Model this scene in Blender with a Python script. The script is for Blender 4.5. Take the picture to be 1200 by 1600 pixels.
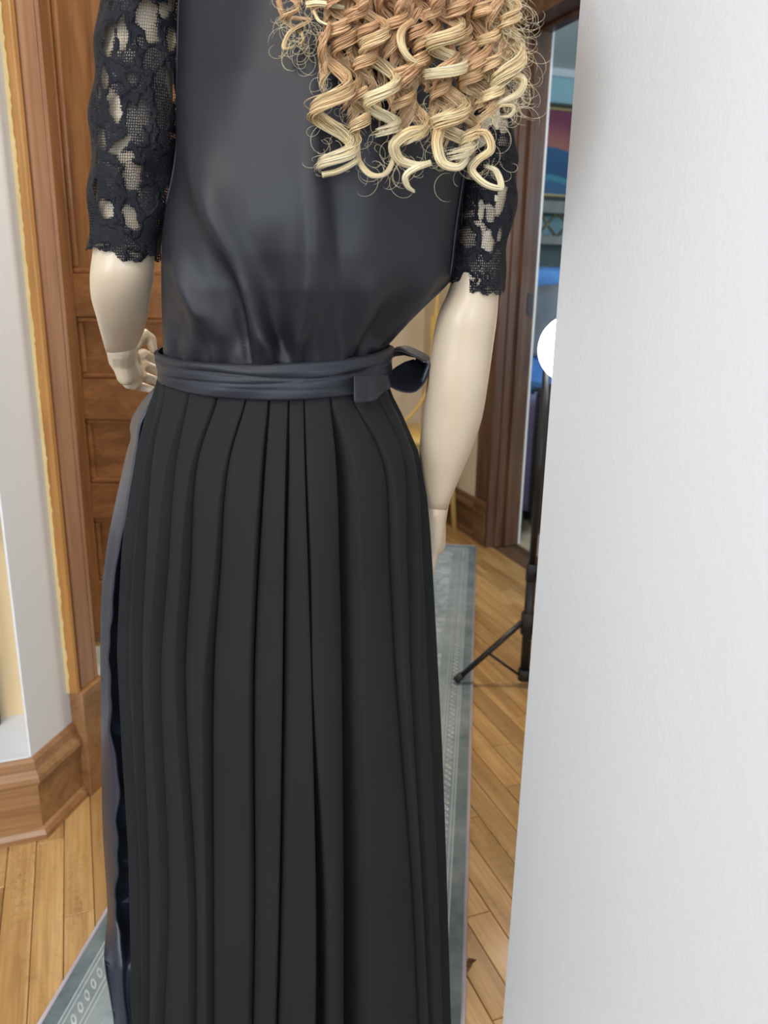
import bpy, bmesh, math, random
from mathutils import Vector, Matrix
random.seed(7)
for o in list(bpy.data.objects): bpy.data.objects.remove(o)
scene = bpy.context.scene
COL = scene.collection

# ------------------------------------------------------------------ camera
# World = house frame: +Y along the floor boards, +X to the right wall.
FOC, PITCH, ROLL, HCAM, YAW = 1260.0, math.radians(16.2), math.radians(1.1), 1.16, math.radians(20.9)
cY, sY = math.cos(YAW), math.sin(YAW)
def ch(X, Y, Z=0.0):            # camera-heading frame -> house frame
    return Vector((cY*X + sY*Y, -sY*X + cY*Y, Z))
_f = Vector((0, math.cos(PITCH), -math.sin(PITCH))); _r = Vector((1, 0, 0)); _u = _r.cross(_f)
_R = _r*math.cos(ROLL) + _u*math.sin(ROLL); _U = -_r*math.sin(ROLL) + _u*math.cos(ROLL)
def ray(x, y): return _f + _R*((x-600)/FOC) - _U*((y-800)/FOC)
def hd(x, y, Y):                # measured outline point at heading distance Y -> heading frame
    d = ray(x, y); t = Y/d.y
    return Vector((d.x*t, Y, HCAM + d.z*t))
def at(x, y, Y):
    p = hd(x, y, Y); return ch(p.x, p.y, p.z)
def pr(X, Y, Z):
    v = Vector((X, Y, Z-HCAM)); c = v.dot(_f)
    return 600 + FOC*v.dot(_R)/c, 800 - FOC*v.dot(_U)/c
def mpp(Y, Z): return (Vector((0, Y, Z-HCAM)).dot(_f))/FOC   # metres per pixel there
cam = bpy.data.cameras.new('camera'); camo = bpy.data.objects.new('camera', cam); COL.objects.link(camo)
R3 = Matrix((ch(*_R), ch(*_U), -ch(*_f))).transposed()
camo.matrix_world = Matrix.Translation((0, 0, HCAM)) @ R3.to_4x4()
cam.sensor_fit = 'HORIZONTAL'; cam.sensor_width = 36; cam.lens = 36*FOC/1200
cam.clip_start = 0.02
cam.dof.use_dof = True; cam.dof.focus_distance = 0.93; cam.dof.aperture_fstop = 9.0
scene.camera = camo

# ------------------------------------------------------------------ light
world = bpy.data.worlds.new('world'); scene.world = world; world.use_nodes = True
bg = world.node_tree.nodes['Background']; bg.inputs[0].default_value = (0.62, 0.75, 1.0, 1); bg.inputs[1].default_value = 1.0
def area(name, loc, target, sx, sy, power, col):
    l = bpy.data.lights.new(name, 'AREA'); l.shape = 'RECTANGLE'; l.size = sx; l.size_y = sy; l.energy = power; l.color = col
    o = bpy.data.objects.new(name, l); COL.objects.link(o); o.location = loc
    o.rotation_euler = (Vector(target)-Vector(loc)).to_track_quat('-Z', 'Y').to_euler(); return o
area('daylight_back_window', (-0.4, -2.94, 1.55), (-0.3, 0, 1.40), 1.7, 1.5, 50, (0.80, 0.90, 1.0))
area('daylight_left_window', (-2.54, -0.9, 1.55), (0, -0.6, 1.3), 1.5, 1.5, 60, (0.82, 0.91, 1.0))
area('ceiling_lamp_room_light', (-1.0, -0.55, 2.50), (-1.0, -0.55, 0), 0.45, 0.45, 34, (1.0, 0.89, 0.74))
area('daylight_side_window', (1.15, -2.94, 1.55), (1.15, 0, 1.4), 0.7, 1.4, 30, (0.95, 0.97, 1.0))
area('daylight_blue_room', (4.0, 1.06, 1.6), (3.2, 5, 1.4), 1.6, 1.4, 60, (0.72, 0.88, 1.0))
area('ceiling_lamp_hall_light', (0.95, 1.95, 2.5), (0.95, 1.95, 0), 0.3, 0.3, 24, (1.0, 0.91, 0.80))
vs = scene.view_settings; vs.view_transform = 'Standard'; vs.look = 'None'; vs.exposure = 0.0; vs.gamma = 1.0; vs.use_curve_mapping = False

# ------------------------------------------------------------------ material helpers
def newmat(name):
    m = bpy.data.materials.new(name); m.use_nodes = True
    nt = m.node_tree; b = nt.nodes['Principled BSDF']; return m, nt, b
class N:
    def __init__(s, nt): s.nt = nt
    def n(s, t, **kw):
        x = s.nt.nodes.new(t)
        for k, v in kw.items(): setattr(x, k, v)
        return x
    def link(s, a, b): s.nt.links.new(a, b)
    def val(s, sock, v):
        if isinstance(v, bpy.types.NodeSocket): s.nt.links.new(v, sock)
        else: sock.default_value = v
    def math(s, op, a, b=0.0, clamp=False):
        x = s.n('ShaderNodeMath', operation=op, use_clamp=clamp); s.val(x.inputs[0], a); s.val(x.inputs[1], b); return x.outputs[0]
    def sep(s, v):
        x = s.n('ShaderNodeSeparateXYZ'); s.link(v, x.inputs[0]); return x.outputs
    def obj(s): return s.n('ShaderNodeTexCoord').outputs['Object']
    def mapping(s, v, scale=(1,1,1), loc=(0,0,0), rot=(0,0,0)):
        x = s.n('ShaderNodeMapping'); s.link(v, x.inputs[0]); x.inputs['Scale'].default_value = scale; x.inputs['Location'].default_value = loc; x.inputs['Rotation'].default_value = rot; return x.outputs[0]
    def noise(s, v, scale, detail=4, rough=0.55, dist=0.0):
        x = s.n('ShaderNodeTexNoise'); s.link(v, x.inputs['Vector']); x.inputs['Scale'].default_value = scale; x.inputs['Detail'].default_value = detail; x.inputs['Roughness'].default_value = rough; x.inputs['Distortion'].default_value = dist; return x.outputs['Fac']
    def ramp(s, f, stops):
        x = s.n('ShaderNodeValToRGB'); s.val(x.inputs[0], f); e = x.color_ramp.elements
        while len(e) < len(stops): e.new(0.5)
        for el, (p, c) in zip(e, stops): el.position = p; el.color = c if len(c) == 4 else (*c, 1)
        return x.outputs[0]
    def mix(s, f, a, b, mode='MIX'):
        x = s.n('ShaderNodeMix', data_type='RGBA', blend_type=mode); s.val(x.inputs[0], f); s.val(x.inputs[6], a if not isinstance(a, tuple) or len(a) == 4 else (*a, 1)); s.val(x.inputs[7], b if not isinstance(b, tuple) or len(b) == 4 else (*b, 1)); return x.outputs[2]
    def bump(s, h, strength, dist, to):
        x = s.n('ShaderNodeBump'); s.link(h, x.inputs['Height']); x.inputs['Strength'].default_value = strength; x.inputs['Distance'].default_value = dist; s.link(x.outputs[0], to.inputs['Normal'])
def plain(name, col, rough=0.5, metal=0.0, spec=0.5, bump=0.0, bscale=200, var=0.0):
    m, nt, b = newmat(name); q = N(nt); v = q.obj()
    n1 = q.noise(v, 6, 4)
    lo = tuple(c*(1-var) for c in col); hi = tuple(min(1, c*(1+var)) for c in col)
    q.link(q.ramp(n1, [(0.3, lo), (0.7, hi)]), b.inputs['Base Color'])
    b.inputs['Roughness'].default_value = rough; b.inputs['Metallic'].default_value = metal; b.inputs['Specular IOR Level'].default_value = spec
    if bump: q.bump(q.noise(v, bscale, 3), bump, 0.001, b)
    return m
def wood(name, dark, mid, light, axis='z', scale=1.0, rough=0.32, coat=0.25, rnd=0.0, spec=0.5):
    m, nt, b = newmat(name); q = N(nt); v = q.obj()
    if rnd:
        oi = q.n('ShaderNodeObjectInfo'); cm = q.n('ShaderNodeVectorMath', operation='MULTIPLY_ADD')
        cx = q.n('ShaderNodeCombineXYZ'); q.link(oi.outputs['Random'], cx.inputs[0]); q.link(oi.outputs['Random'], cx.inputs[1])
        cm.inputs[1].default_value = (37, 53, 0); q.link(cx.outputs[0], cm.inputs[0]); q.link(v, cm.inputs[2]); v = cm.outputs[0]
    sc = {'x': (1.2, 16, 16), 'y': (16, 1.2, 16), 'z': (16, 16, 1.2)}[axis]
    g = q.noise(q.mapping(v, sc), 1.4*scale, 6, 0.6, 0.6)
    sc2 = {'x': (3, 140, 140), 'y': (140, 3, 140), 'z': (140, 140, 3)}[axis]
    fine = q.noise(q.mapping(v, sc2), 1.2*scale, 3, 0.6)
    col = q.ramp(g, [(0.28, dark), (0.5, mid), (0.72, light)])
    col = q.mix(q.math('MULTIPLY', q.ramp(fine, [(0.45, (0,0,0)), (0.7, (1,1,1))]), 0.35), col, tuple(c*0.55 for c in dark))
    if rnd:
        hv = q.n('ShaderNodeHueSaturation'); q.link(col, hv.inputs['Color'])
        mr = q.n('ShaderNodeMapRange'); q.link(oi.outputs['Random'], mr.inputs[0]); mr.inputs[3].default_value = 1-rnd; mr.inputs[4].default_value = 1+rnd; q.link(mr.outputs[0], hv.inputs['Value']); col = hv.outputs[0]
    q.link(col, b.inputs['Base Color'])
    wear = q.noise(v, 7, 4)
    q.link(q.ramp(wear, [(0.35, (rough*0.8,)*3), (0.7, (min(1, rough*1.5),)*3)]), b.inputs['Roughness'])
    b.inputs['Coat Weight'].default_value = coat; b.inputs['Coat Roughness'].default_value = 0.15; b.inputs['Specular IOR Level'].default_value = spec
    q.bump(fine, 0.12, 0.0008, b)
    return m
def paint(name, col, rough=0.6, roller=0.35, marks=True, bs=260):
    m, nt, b = newmat(name); q = N(nt); v = q.obj()
    base = q.ramp(q.noise(v, 1.5, 3), [(0.3, tuple(c*0.97 for c in col)), (0.7, col)])
    if marks:
        k = q.math('MULTIPLY', q.ramp(q.noise(q.mapping(v, (1, 26, 9), rot=(0.5, 0.3, 0.2)), 1.0, 2), [(0.765, (0,0,0)), (0.79, (1,1,1))]), 0.35)
        base = q.mix(k, base, (0.35, 0.35, 0.36))
    q.link(base, b.inputs['Base Color']); b.inputs['Roughness'].default_value = rough
    h = q.math('ADD', q.noise(v, bs, 2), q.math('MULTIPLY', q.noise(v, bs*0.25, 2), 1.2))
    q.bump(h, roller, 0.0012, b)
    return m

M = {}
M['white'] = paint('white wall paint', (0.71, 0.715, 0.72), 0.55, 0.22)
M['white2'] = paint('white niche paint', (0.84, 0.85, 0.87), 0.55, 0.2)
M['cream'] = paint('cream wall paint', (0.72, 0.62, 0.47), 0.65, 0.2)
M['niche'] = paint('yellow cream niche paint', (0.80, 0.60, 0.34), 0.65, 0.2)
M['aqua'] = paint('pale aqua wall paint', (0.40, 0.62, 0.68), 0.65, 0.15, False)
M['ceil'] = paint('ceiling paint', (0.78, 0.77, 0.74), 0.8, 0.2, False)
M['door'] = wood('reddish varnished door wood', (0.20, 0.082, 0.030), (0.36, 0.165, 0.062), (0.50, 0.25, 0.10), 'z', 1.0, 0.30, 0.2)
M['doorh'] = wood('reddish varnished door rail wood', (0.20, 0.082, 0.030), (0.36, 0.165, 0.062), (0.50, 0.25, 0.10), 'x', 1.0, 0.30, 0.2)
M['casing'] = wood('pinkish oak casing', (0.33, 0.155, 0.078), (0.46, 0.24, 0.13), (0.55, 0.31, 0.18), 'z', 1.0, 0.34, 0.25)
M['casing_o'] = wood('amber oak moulding', (0.36, 0.15, 0.034), (0.53, 0.25, 0.065), (0.64, 0.35, 0.12), 'z', 1.0, 0.28, 0.3)
M['base_w'] = wood('amber oak baseboard', (0.22, 0.10, 0.035), (0.34, 0.17, 0.070), (0.43, 0.24, 0.11), 'x', 1.0, 0.36, 0.2)
M['jamb'] = wood('dark walnut jamb', (0.050, 0.021, 0.011), (0.098, 0.043, 0.022), (0.16, 0.078, 0.040), 'z', 1.0, 0.45, 0.08)
M['base_d'] = wood('brown hall baseboard', (0.085, 0.040, 0.018), (0.15, 0.076, 0.036), (0.21, 0.115, 0.055), 'y', 1.0, 0.4, 0.15)
def floor_wear(m):
    nt = m.node_tree; q = N(nt); b = nt.nodes['Principled BSDF']; src = b.inputs['Base Color'].links[0].from_socket
    P = q.n('ShaderNodeNewGeometry').outputs['Position']
    w = q.ramp(q.noise(q.mapping(P, (9, 2.2, 1)), 1.0, 6, 0.72, 0.8), [(0.50, (0, 0, 0)), (0.66, (1, 1, 1))])
    f = q.ramp(q.noise(P, 70, 4, 0.7), [(0.45, (0.15, 0.15, 0.15)), (0.65, (1, 1, 1))])
    k = q.math('MULTIPLY', q.math('MULTIPLY', w, f), 0.55)
    q.link(q.mix(k, src, (0.13, 0.075, 0.032)), b.inputs['Base Color'])
    return m
M['plank'] = wood('honey oak strip floor', (0.30, 0.155, 0.050), (0.46, 0.27, 0.10), (0.58, 0.37, 0.16), 'y', 1.0, 0.30, 0.2, rnd=0.16)
floor_wear(M['plank'])
M['subfloor'] = wood('dark floor joints', (0.05, 0.022, 0.009), (0.09, 0.045, 0.018), (0.13, 0.07, 0.03), 'y', 1.0, 0.6, 0.0)
M['edge'] = plain('ragged gold-lit paint edge', (0.85, 0.66, 0.32), 0.5, var=0.15, bump=0.5, bscale=60)  # rough paint edge; the golden light on it is put into this colour
M['black'] = plain('black painted metal', (0.012, 0.012, 0.015), 0.38, 0.0, var=0.2)
M['blackp'] = plain('black plastic', (0.016, 0.016, 0.018), 0.5, var=0.2)
M['chrome'] = plain('silver metal', (0.62, 0.63, 0.66), 0.28, 1.0)
M['yellow'] = plain('buttery yellow paint', (0.72, 0.50, 0.16), 0.4, var=0.12, bump=0.2, bscale=80)
M['skin'] = None
M['gold'] = plain('gilt frame', (0.55, 0.40, 0.16), 0.4, 0.6)
M['darkframe'] = plain('dark olive picture frame', (0.05, 0.045, 0.025), 0.5)
M['greyw'] = plain('grey weathered wood', (0.25, 0.235, 0.22), 0.6, var=0.2)
M['bluef'] = plain('sky blue upholstery', (0.12, 0.30, 0.66), 0.8, var=0.25, bump=0.4, bscale=40)
M['purple'] = plain('purple luggage shell', (0.38, 0.35, 0.68), 0.5, var=0.1)
M['mat'] = plain('pale woven mat', (0.55, 0.60, 0.56), 0.9, var=0.35, bump=0.6, bscale=90)

# ------------------------------------------------------------------ mesh helpers
class MB:
    def __init__(s): s.v = []; s.f = []; s.at = None
    def add(s, vs, fs):
        o = len(s.v); s.v += [Vector(p) for p in vs]; s.f += [tuple(i+o for i in f) for f in fs]; return s
    def box(s, a, b):
        (x0, y0, z0), (x1, y1, z1) = a, b
        return s.add([(x0,y0,z0),(x1,y0,z0),(x1,y1,z0),(x0,y1,z0),(x0,y0,z1),(x1,y0,z1),(x1,y1,z1),(x0,y1,z1)],
                     [(0,3,2,1),(4,5,6,7),(0,1,5,4),(1,2,6,5),(2,3,7,6),(3,0,4,7)])
    def obox(s, o, ex, ey, ez):     # oriented box from corner o and three edge vectors
        o, ex, ey, ez = Vector(o), Vector(ex), Vector(ey), Vector(ez)
        return s.add([o, o+ex, o+ex+ey, o+ey, o+ez, o+ex+ez, o+ex+ey+ez, o+ey+ez],
                     [(0,3,2,1),(4,5,6,7),(0,1,5,4),(1,2,6,5),(2,3,7,6),(3,0,4,7)])
    def prism(s, poly, z0, z1):
        n = len(poly)
        return s.add([(p[0], p[1], z0) for p in poly]+[(p[0], p[1], z1) for p in poly],
                     [tuple(range(n))[::-1], tuple(range(n, 2*n))]+[(i, (i+1) % n, (i+1) % n+n, i+n) for i in range(n)])
    def extrude(s, prof, a, b, out, up=Vector((0,0,1))):   # profile [(out,up)] swept from a to b
        a, b, out = Vector(a), Vector(b), Vector(out).normalized(); n = len(prof)
        return s.add([a+out*p+up*q for p, q in prof]+[b+out*p+up*q for p, q in prof],
                     [tuple(range(n))[::-1], tuple(range(n, 2*n))]+[(i, (i+1) % n, (i+1) % n+n, i+n) for i in range(n)])
    def tube(s, pts, rads, k=12, cap=True, closed=False):
        pts = [Vector(p) for p in pts]; n = len(pts)
        if not isinstance(rads, list): rads = [rads]*n
        ref = None; vs = []
        for i, p in enumerate(pts):
            t = (pts[min(i+1, n-1)]-pts[max(i-1, 0)])
            t = t.normalized() if t.length > 1e-9 else Vector((0,0,1))
            if ref is None: ref = t.orthogonal().normalized()
            ref = (ref-t*ref.dot(t)); ref = ref.normalized() if ref.length > 1e-6 else t.orthogonal().normalized()
            bn = t.cross(ref); r = rads[i]; rx, ry = r if hasattr(r, '__len__') else (r, r)
            for j in range(k):
                a = 2*math.pi*j/k; vs.append(p+ref*math.cos(a)*rx+bn*math.sin(a)*ry)
        fs = [(i*k+j, i*k+(j+1) % k, (i+1)*k+(j+1) % k, (i+1)*k+j) for i in range(n-1) for j in range(k)]
        if cap: fs += [tuple(range(k))[::-1], tuple(range((n-1)*k, n*k))]
        return s.add(vs, fs)
    def grid(s, rows, wrap=False):
        nr, nc = len(rows), len(rows[0]); vs = [p for r in rows for p in r]
        cc = nc if wrap else nc-1
        return s.add(vs, [(i*nc+j, i*nc+(j+1) % nc, (i+1)*nc+(j+1) % nc, (i+1)*nc+j) for i in range(nr-1) for j in range(cc)])
    def ball(s, c, r, k=12, m=8):
        c = Vector(c); rx, ry, rz = r if hasattr(r, '__len__') else (r, r, r); rows = []
        for i in range(m+1):
            a = math.pi*i/m; rows.append([c+Vector((rx*math.sin(a)*math.cos(2*math.pi*j/k), ry*math.sin(a)*math.sin(2*math.pi*j/k), rz*math.cos(a))) for j in range(k)])
        return s.grid(rows, True)
    def build(s, name, mat, parent=None, smooth=False, bevel=0.0, solid=0.0, weld=False):
        me = bpy.data.meshes.new(name)
        off = Vector(parent['_w']) if parent is not None and '_w' in parent else Vector((0,0,0))
        org = off
        if parent is None:
            lo = [min(p[i] for p in s.v) for i in range(3)]; hi = [max(p[i] for p in s.v) for i in range(3)]
            org = Vector(((lo[0]+hi[0])/2, (lo[1]+hi[1])/2, lo[2]))
        me.from_pydata([p-org for p in s.v], [], s.f); me.update()
        bm = bmesh.new(); bm.from_mesh(me)
        if weld: bmesh.ops.remove_doubles(bm, verts=bm.verts, dist=1e-5)
        bmesh.ops.recalc_face_normals(bm, faces=bm.faces); bm.to_mesh(me); bm.free()
        if smooth: me.polygons.foreach_set('use_smooth', [True]*len(me.polygons))
        me.materials.append(mat)
        o = bpy.data.objects.new(name, me); COL.objects.link(o)
        if parent is not None:
            o.parent = parent; o['_w'] = list(off)
        else:
            o.location = org; o['_w'] = list(org)
        if bevel:
            b = o.modifiers.new('bevel', 'BEVEL'); b.width = bevel; b.segments = 2; b.limit_method = 'ANGLE'
        if solid:
            b = o.modifiers.new('solid', 'SOLIDIFY'); b.thickness = solid; b.offset = 0
        return o
def tag(o, label, cat=None, group=None, kind=None):
    o['label'] = label
    if cat: o['category'] = cat
    if group: o['group'] = group
    if kind: o['kind'] = kind
    return o
def empty(name, loc):
    o = bpy.data.objects.new(name, None); COL.objects.link(o); o.location = loc; o['_w'] = list(loc); o.empty_display_size = 0.05; return o
def struct(o, label, cat): return tag(o, label, cat, None, 'structure')
def lerp(tab, x):                # piecewise-linear table lookup
    if x <= tab[0][0]: return tab[0][1]
    for (a, p), (b, q) in zip(tab, tab[1:]):
        if x <= b: return p+(q-p)*(x-a)/(b-a)
    return tab[-1][1]
def smooth_tab(tab, x):          # monotone-ish cubic (Catmull-Rom) lookup
    if x <= tab[0][0]: return tab[0][1]
    if x >= tab[-1][0]: return tab[-1][1]
    for i in range(len(tab)-1):
        (a, p), (b, q) = tab[i], tab[i+1]
        if x <= b:
            t = (x-a)/(b-a); h = b-a
            m0 = (q-tab[i-1][1])/(b-tab[i-1][0])*h if i > 0 else (q-p)
            m1 = (tab[i+2][1]-p)/(tab[i+2][0]-a)*h if i+2 < len(tab) else (q-p)
            return (2*t**3-3*t*t+1)*p+(t**3-2*t*t+t)*m0+(-2*t**3+3*t*t)*q+(t**3-t*t)*m1
def crom(P, n):
    P = [Vector(p) for p in P]; out = []
    for i in range(len(P)-1):
        p0 = P[i-1] if i else P[0]*2-P[1]; p1, p2 = P[i], P[i+1]; p3 = P[i+2] if i+2 < len(P) else P[-1]*2-P[-2]
        for k in range(n):
            t = k/n; out.append(0.5*((2*p1)+(p2-p0)*t+(2*p0-5*p1+4*p2-p3)*t*t+(3*p1-p0-3*p2+p3)*t**3))
    out.append(P[-1]); return out

# ------------------------------------------------------------------ the setting
CEIL = 2.62
V_R, V_B = 1.690, 1.835           # hall face and blue-room face of the right wall
U_FAR, U_P = 3.90, 1.635          # far wall, left pier front
def wall(name, boxes, mat, label):
    m = MB()
    for a, b in boxes: m.box(a, b)
    return struct(m.build(name, mat), label, 'wall')
fl = MB().box((-2.7, -3.1, -0.12), (5.7, 5.8, -0.003)).build('floor', M['subfloor']); struct(fl, 'honey oak strip floor under the dress and runner', 'floor')
# strip boards
PW = 0.0545; meshes = {}
rnd = random.Random(3); row = 0; v = -0.46
def plank_mesh(L):
    L = round(L, 1)
    if L not in meshes:
        m = MB(); w = PW/2-0.0006; c = 0.0012
        m.add([(-w, 0.0006, 0), (w, 0.0006, 0), (w, L-0.0006, 0), (-w, L-0.0006, 0), (-w, 0.0006, 0.014-c), (w, 0.0006, 0.014-c), (w, L-0.0006, 0.014-c), (-w, L-0.0006, 0.014-c),
               (-w+c, 0.0018, 0.014), (w-c, 0.0018, 0.014), (w-c, L-0.0018, 0.014), (-w+c, L-0.0018, 0.014)],
              [(0,1,5,4),(1,2,6,5),(2,3,7,6),(3,0,4,7),(4,5,9,8),(5,6,10,9),(6,7,11,10),(7,4,8,11),(8,9,10,11)])
        me = bpy.data.meshes.new('board'); me.from_pydata(m.v, [], m.f); me.update(); me.materials.append(M['plank']); meshes[L] = me
    return meshes[L], L
while v < V_R-0.02:
    u = 0.55-rnd.random()*0.9
    while u < 3.85:
        L = rnd.choice([0.7, 0.9, 1.0, 1.2, 1.4])
        if u+L > 3.9: L = math.floor((3.9-u)*10)/10
        if L < 0.1: break
        me, L = plank_mesh(L)
        if u+L > 0.5:
            o = bpy.data.objects.new('board', me); COL.objects.link(o); o.parent = fl
            o.location = Vector((v, u, -0.014))-Vector(fl['_w'])
        u += L
    v += PW
struct(MB().box((-2.7, -3.1, CEIL), (5.7, 5.8, CEIL+0.1)).build('ceiling', M['ceil']), 'plain off-white ceiling above the rooms', 'ceiling')

# near right partition (white, textured)
wall('wall_right', [((0.536, -2.98, 0), (0.68, 0.845, CEIL))], M['white'], 'white textured partition filling the right side')
# near room outer walls with window openings
def wall_open(name, axis, c0, c1, a0, a1, opens, mat, label):
    """axis 'x': wall spans along x between a0,a1 and has thickness c0..c1 in y; opens = [(b0,b1,z0,z1)]"""
    m = MB(); cur = a0
    def bx(p0, p1, z0, z1):
        if p1-p0 < 1e-4 or z1-z0 < 1e-4: return
        if axis == 'x': m.box((p0, c0, z0), (p1, c1, z1))
        else: m.box((c0, p0, z0), (c1, p1, z1))
    for b0, b1, z0, z1 in opens:
        bx(cur, b0, 0, CEIL); bx(b0, b1, 0, z0); bx(b0, b1, z1, CEIL); cur = b1
    bx(cur, a1, 0, CEIL)
    return struct(m.build(name, mat), label, 'wall')
wall_open('wall_back', 'x', -3.1, -2.98, -2.7, V_B, [(-1.25, 0.45, 0.8, 2.3), (0.8, 1.5, 0.85, 2.25)], M['white2'], 'white back wall with windows behind the viewer')
wall_open('wall_left', 'y', -2.7, -2.58, -2.98, 1.75, [(-1.65, -0.15, 0.8, 2.3)], M['white2'], 'white outer wall with a window left of the viewer')
def window(n, axis, c, a0, a1, z0, z1, label):
    t = empty('window_%d' % n, (c, (a0+a1)/2, z0) if axis == 'y' else ((a0+a1)/2, c, z0)); struct(t, label, 'window')
    def bx(p0, p1, q0, q1, d): return (MB().box((c-d, p0, q0), (c+d, p1, q1)) if axis == 'y' else MB().box((p0, c-d, q0), (p1, c+d, q1)))
    m = MB()
    for r in ((a0, a1, z0, z0+0.05), (a0, a1, z1-0.05, z1), (a0, a0+0.05, z0+0.05, z1-0.05), (a1-0.05, a1, z0+0.05, z1-0.05)):
        b = bx(*r, 0.03); m.add(b.v, b.f)
    m.build('window_frame', M['white2'], t)
    bx(a0+0.05, a1-0.05, (z0+z1)/2-0.02, (z0+z1)/2+0.02, 0.02).build('sash_bar', M['white2'], t)
window(1, 'x', -3.04, -1.25, 0.45, 0.8, 2.3, 'wide white sash window behind the viewer')
window(2, 'x', -3.04, 0.8, 1.5, 0.85, 2.25, 'narrow white sash window behind the partition')
window(3, 'y', -2.64, -1.65, -0.15, 0.8, 2.3, 'white sash window left of the viewer')

# left pier: niche wall (faces the viewer) and slanted return carrying the door casing
E2 = Vector((math.sin(math.radians(34)), math.cos(math.radians(34)), 0)); N2 = Vector((E2.y, -E2.x, 0))
C1 = Vector((-0.128, 1.61, 0))                   # outer foot of the baseboard corner
CW = C1 + Vector((-0.026, 0.021, 0))             # wall corner behind the baseboard
NV0, NV1, NB = -0.95, CW.x-0.004, 1.815          # niche left, right, back
SILL = 0.187
wl = MB()
wl.box((-2.58, CW.y, 0), (NV0, 1.99, CEIL)); wl.box((NV0, CW.y, 0), (NV1, 1.99, SILL)); wl.box((NV0, CW.y, 2.2), (NV1, 1.99, CEIL))
wl.build('wall_front', M['white2'])
struct(bpy.data.objects['wall_front'], 'white wall with a low recessed niche at the left edge', 'wall')
pe = CW+E2*0.226
wr = MB().prism([(CW.x, CW.y), (NV1, CW.y), (NV1, 1.99), (pe.x-0.12, 1.99), tuple((pe-N2*0.09)[:2]), tuple(pe[:2])][::-1], 0, CEIL).build('wall_front_return', M['white2'])
struct(wr, 'narrow white slanted wall strip beside the left casing', 'wall')
struct(MB().box((NV0, NB, SILL), (NV1, 1.985, 2.2)).build('wall_niche', M['niche']), 'yellow cream back of the niche at the left edge', 'wall')
sl = MB().box((NV0, CW.y-0.002, SILL), (NV1, NB, SILL+0.004)).build('trim_1', M['white2']); struct(sl, 'white sill board of the niche above the corner baseboard', 'sill')
sh = MB().box((NV0, CW.y+0.004, 0.74), (NV1-0.002, NB, 0.81)).build('trim_2', M['white2']); struct(sh, 'white shelf crossing the niche at the left edge', 'shelf')

BASE_P = [(0, 0), (0.026, 0), (0.026, 0.014), (0.020, 0.022), (0.014, 0.024), (0.014, 0.128), (0.022, 0.134), (0.022, 0.148), (0.012, 0.166), (0.009, 0.187), (0, 0.187)]
def baseboard(name, a, b, out, mat, label, prof=BASE_P):
    """three mouldings: shoe, board, cap"""
    t = empty(name, ((a[0]+b[0])/2, (a[1]+b[1])/2, 0)); struct(t, label, 'baseboard')
    MB().extrude([(0,0),(0.026,0),(0.026,0.012),(0.021,0.022),(0.013,0.026),(0,0.026)], a, b, out).build('shoe_moulding', mat, t)
    MB().extrude([(0,0.026),(0.014,0.026),(0.014,0.130),(0,0.130)], a, b, out).build('board', mat, t)
    MB().extrude([(0,0.130),(0.020,0.130),(0.024,0.138),(0.022,0.148),(0.013,0.162),(0.010,0.180),(0.005,0.187),(0,0.187)], a, b, out).build('cap_moulding', mat, t)
    return t
# mitred baseboard around the pier corner (each run keeps its own mitre)
def mitred(name, a, b, out, da, db, mat, label):
    """a,b wall points; da,db extra run at the outer end so the mitre closes"""
    t = empty(name, ((a[0]+b[0])/2, (a[1]+b[1])/2, 0)); struct(t, label, 'baseboard')
    a, b, out = Vector(a), Vector(b), Vector(out).normalized(); d = (b-a).normalized()
    for nm, prof in (('shoe_moulding', [(0,0),(0.026,0),(0.026,0.012),(0.021,0.022),(0.013,0.026),(0,0.026)]),
                     ('board', [(0,0.026),(0.014,0.026),(0.014,0.130),(0,0.130)]),
                     ('cap_moulding', [(0,0.130),(0.020,0.130),(0.024,0.138),(0.022,0.148),(0.013,0.162),(0.010,0.180),(0.005,0.187),(0,0.187)])):
        n = len(prof); m = MB()
        m.add([a+out*p+Vector((0,0,q))-d*(p*da) for p, q in prof]+[b+out*p+Vector((0,0,q))+d*(p*db) for p, q in prof],
              [tuple(range(n))[::-1], tuple(range(n, 2*n))]+[(i, (i+1) % n, (i+1) % n+n, i+n) for i in range(n)])
        m.build(nm, mat, t)
    return t
mit = math.tan(math.radians(56)/2)
mitred('baseboard_front', (-2.58, CW.y, 0), (CW.x, CW.y, 0), (0, -1, 0), 0, mit, M['base_w'], 'amber oak baseboard under the niche at the left edge')
PL = CW+E2*0.142
mitred('baseboard_front_return', CW, PL, N2, mit, 0, M['base_w'], 'short mitred oak baseboard between the corner and plinth')
# left door casing on the slanted return
cs = empty('trim_3', PL); struct(cs, 'pinkish oak door casing with a ragged edge painted gold-lit on the left', 'door casing')
def strip(name, s0, s1, p0, p1, z0, z1, mat, parent, round_=0.0):
    o = MB().obox(CW+E2*s0+N2*p0+Vector((0,0,z0)), E2*(s1-s0), N2*(p1-p0), Vector((0,0,z1-z0))).build(name, mat, parent, bevel=round_); return o
strip('plinth_block', 0.142, 0.232, 0.0, 0.034, 0, 0.262, M['base_w'], cs, 0.002)
strip('back_band', 0.136, 0.149, 0.0, 0.026, 0.262, 2.3, M['casing_o'], cs, 0.003)
strip('ogee_moulding', 0.149, 0.160, 0.0, 0.018, 0.262, 2.3, M['casing_o'], cs, 0.004)
strip('face_board', 0.160, 0.211, 0.0, 0.022, 0.262, 2.3, M['casing'], cs, 0.003)
strip('inner_bead', 0.213, 0.224, 0.0, 0.023, 0.262, 2.3, M['casing'], cs, 0.003)
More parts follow.
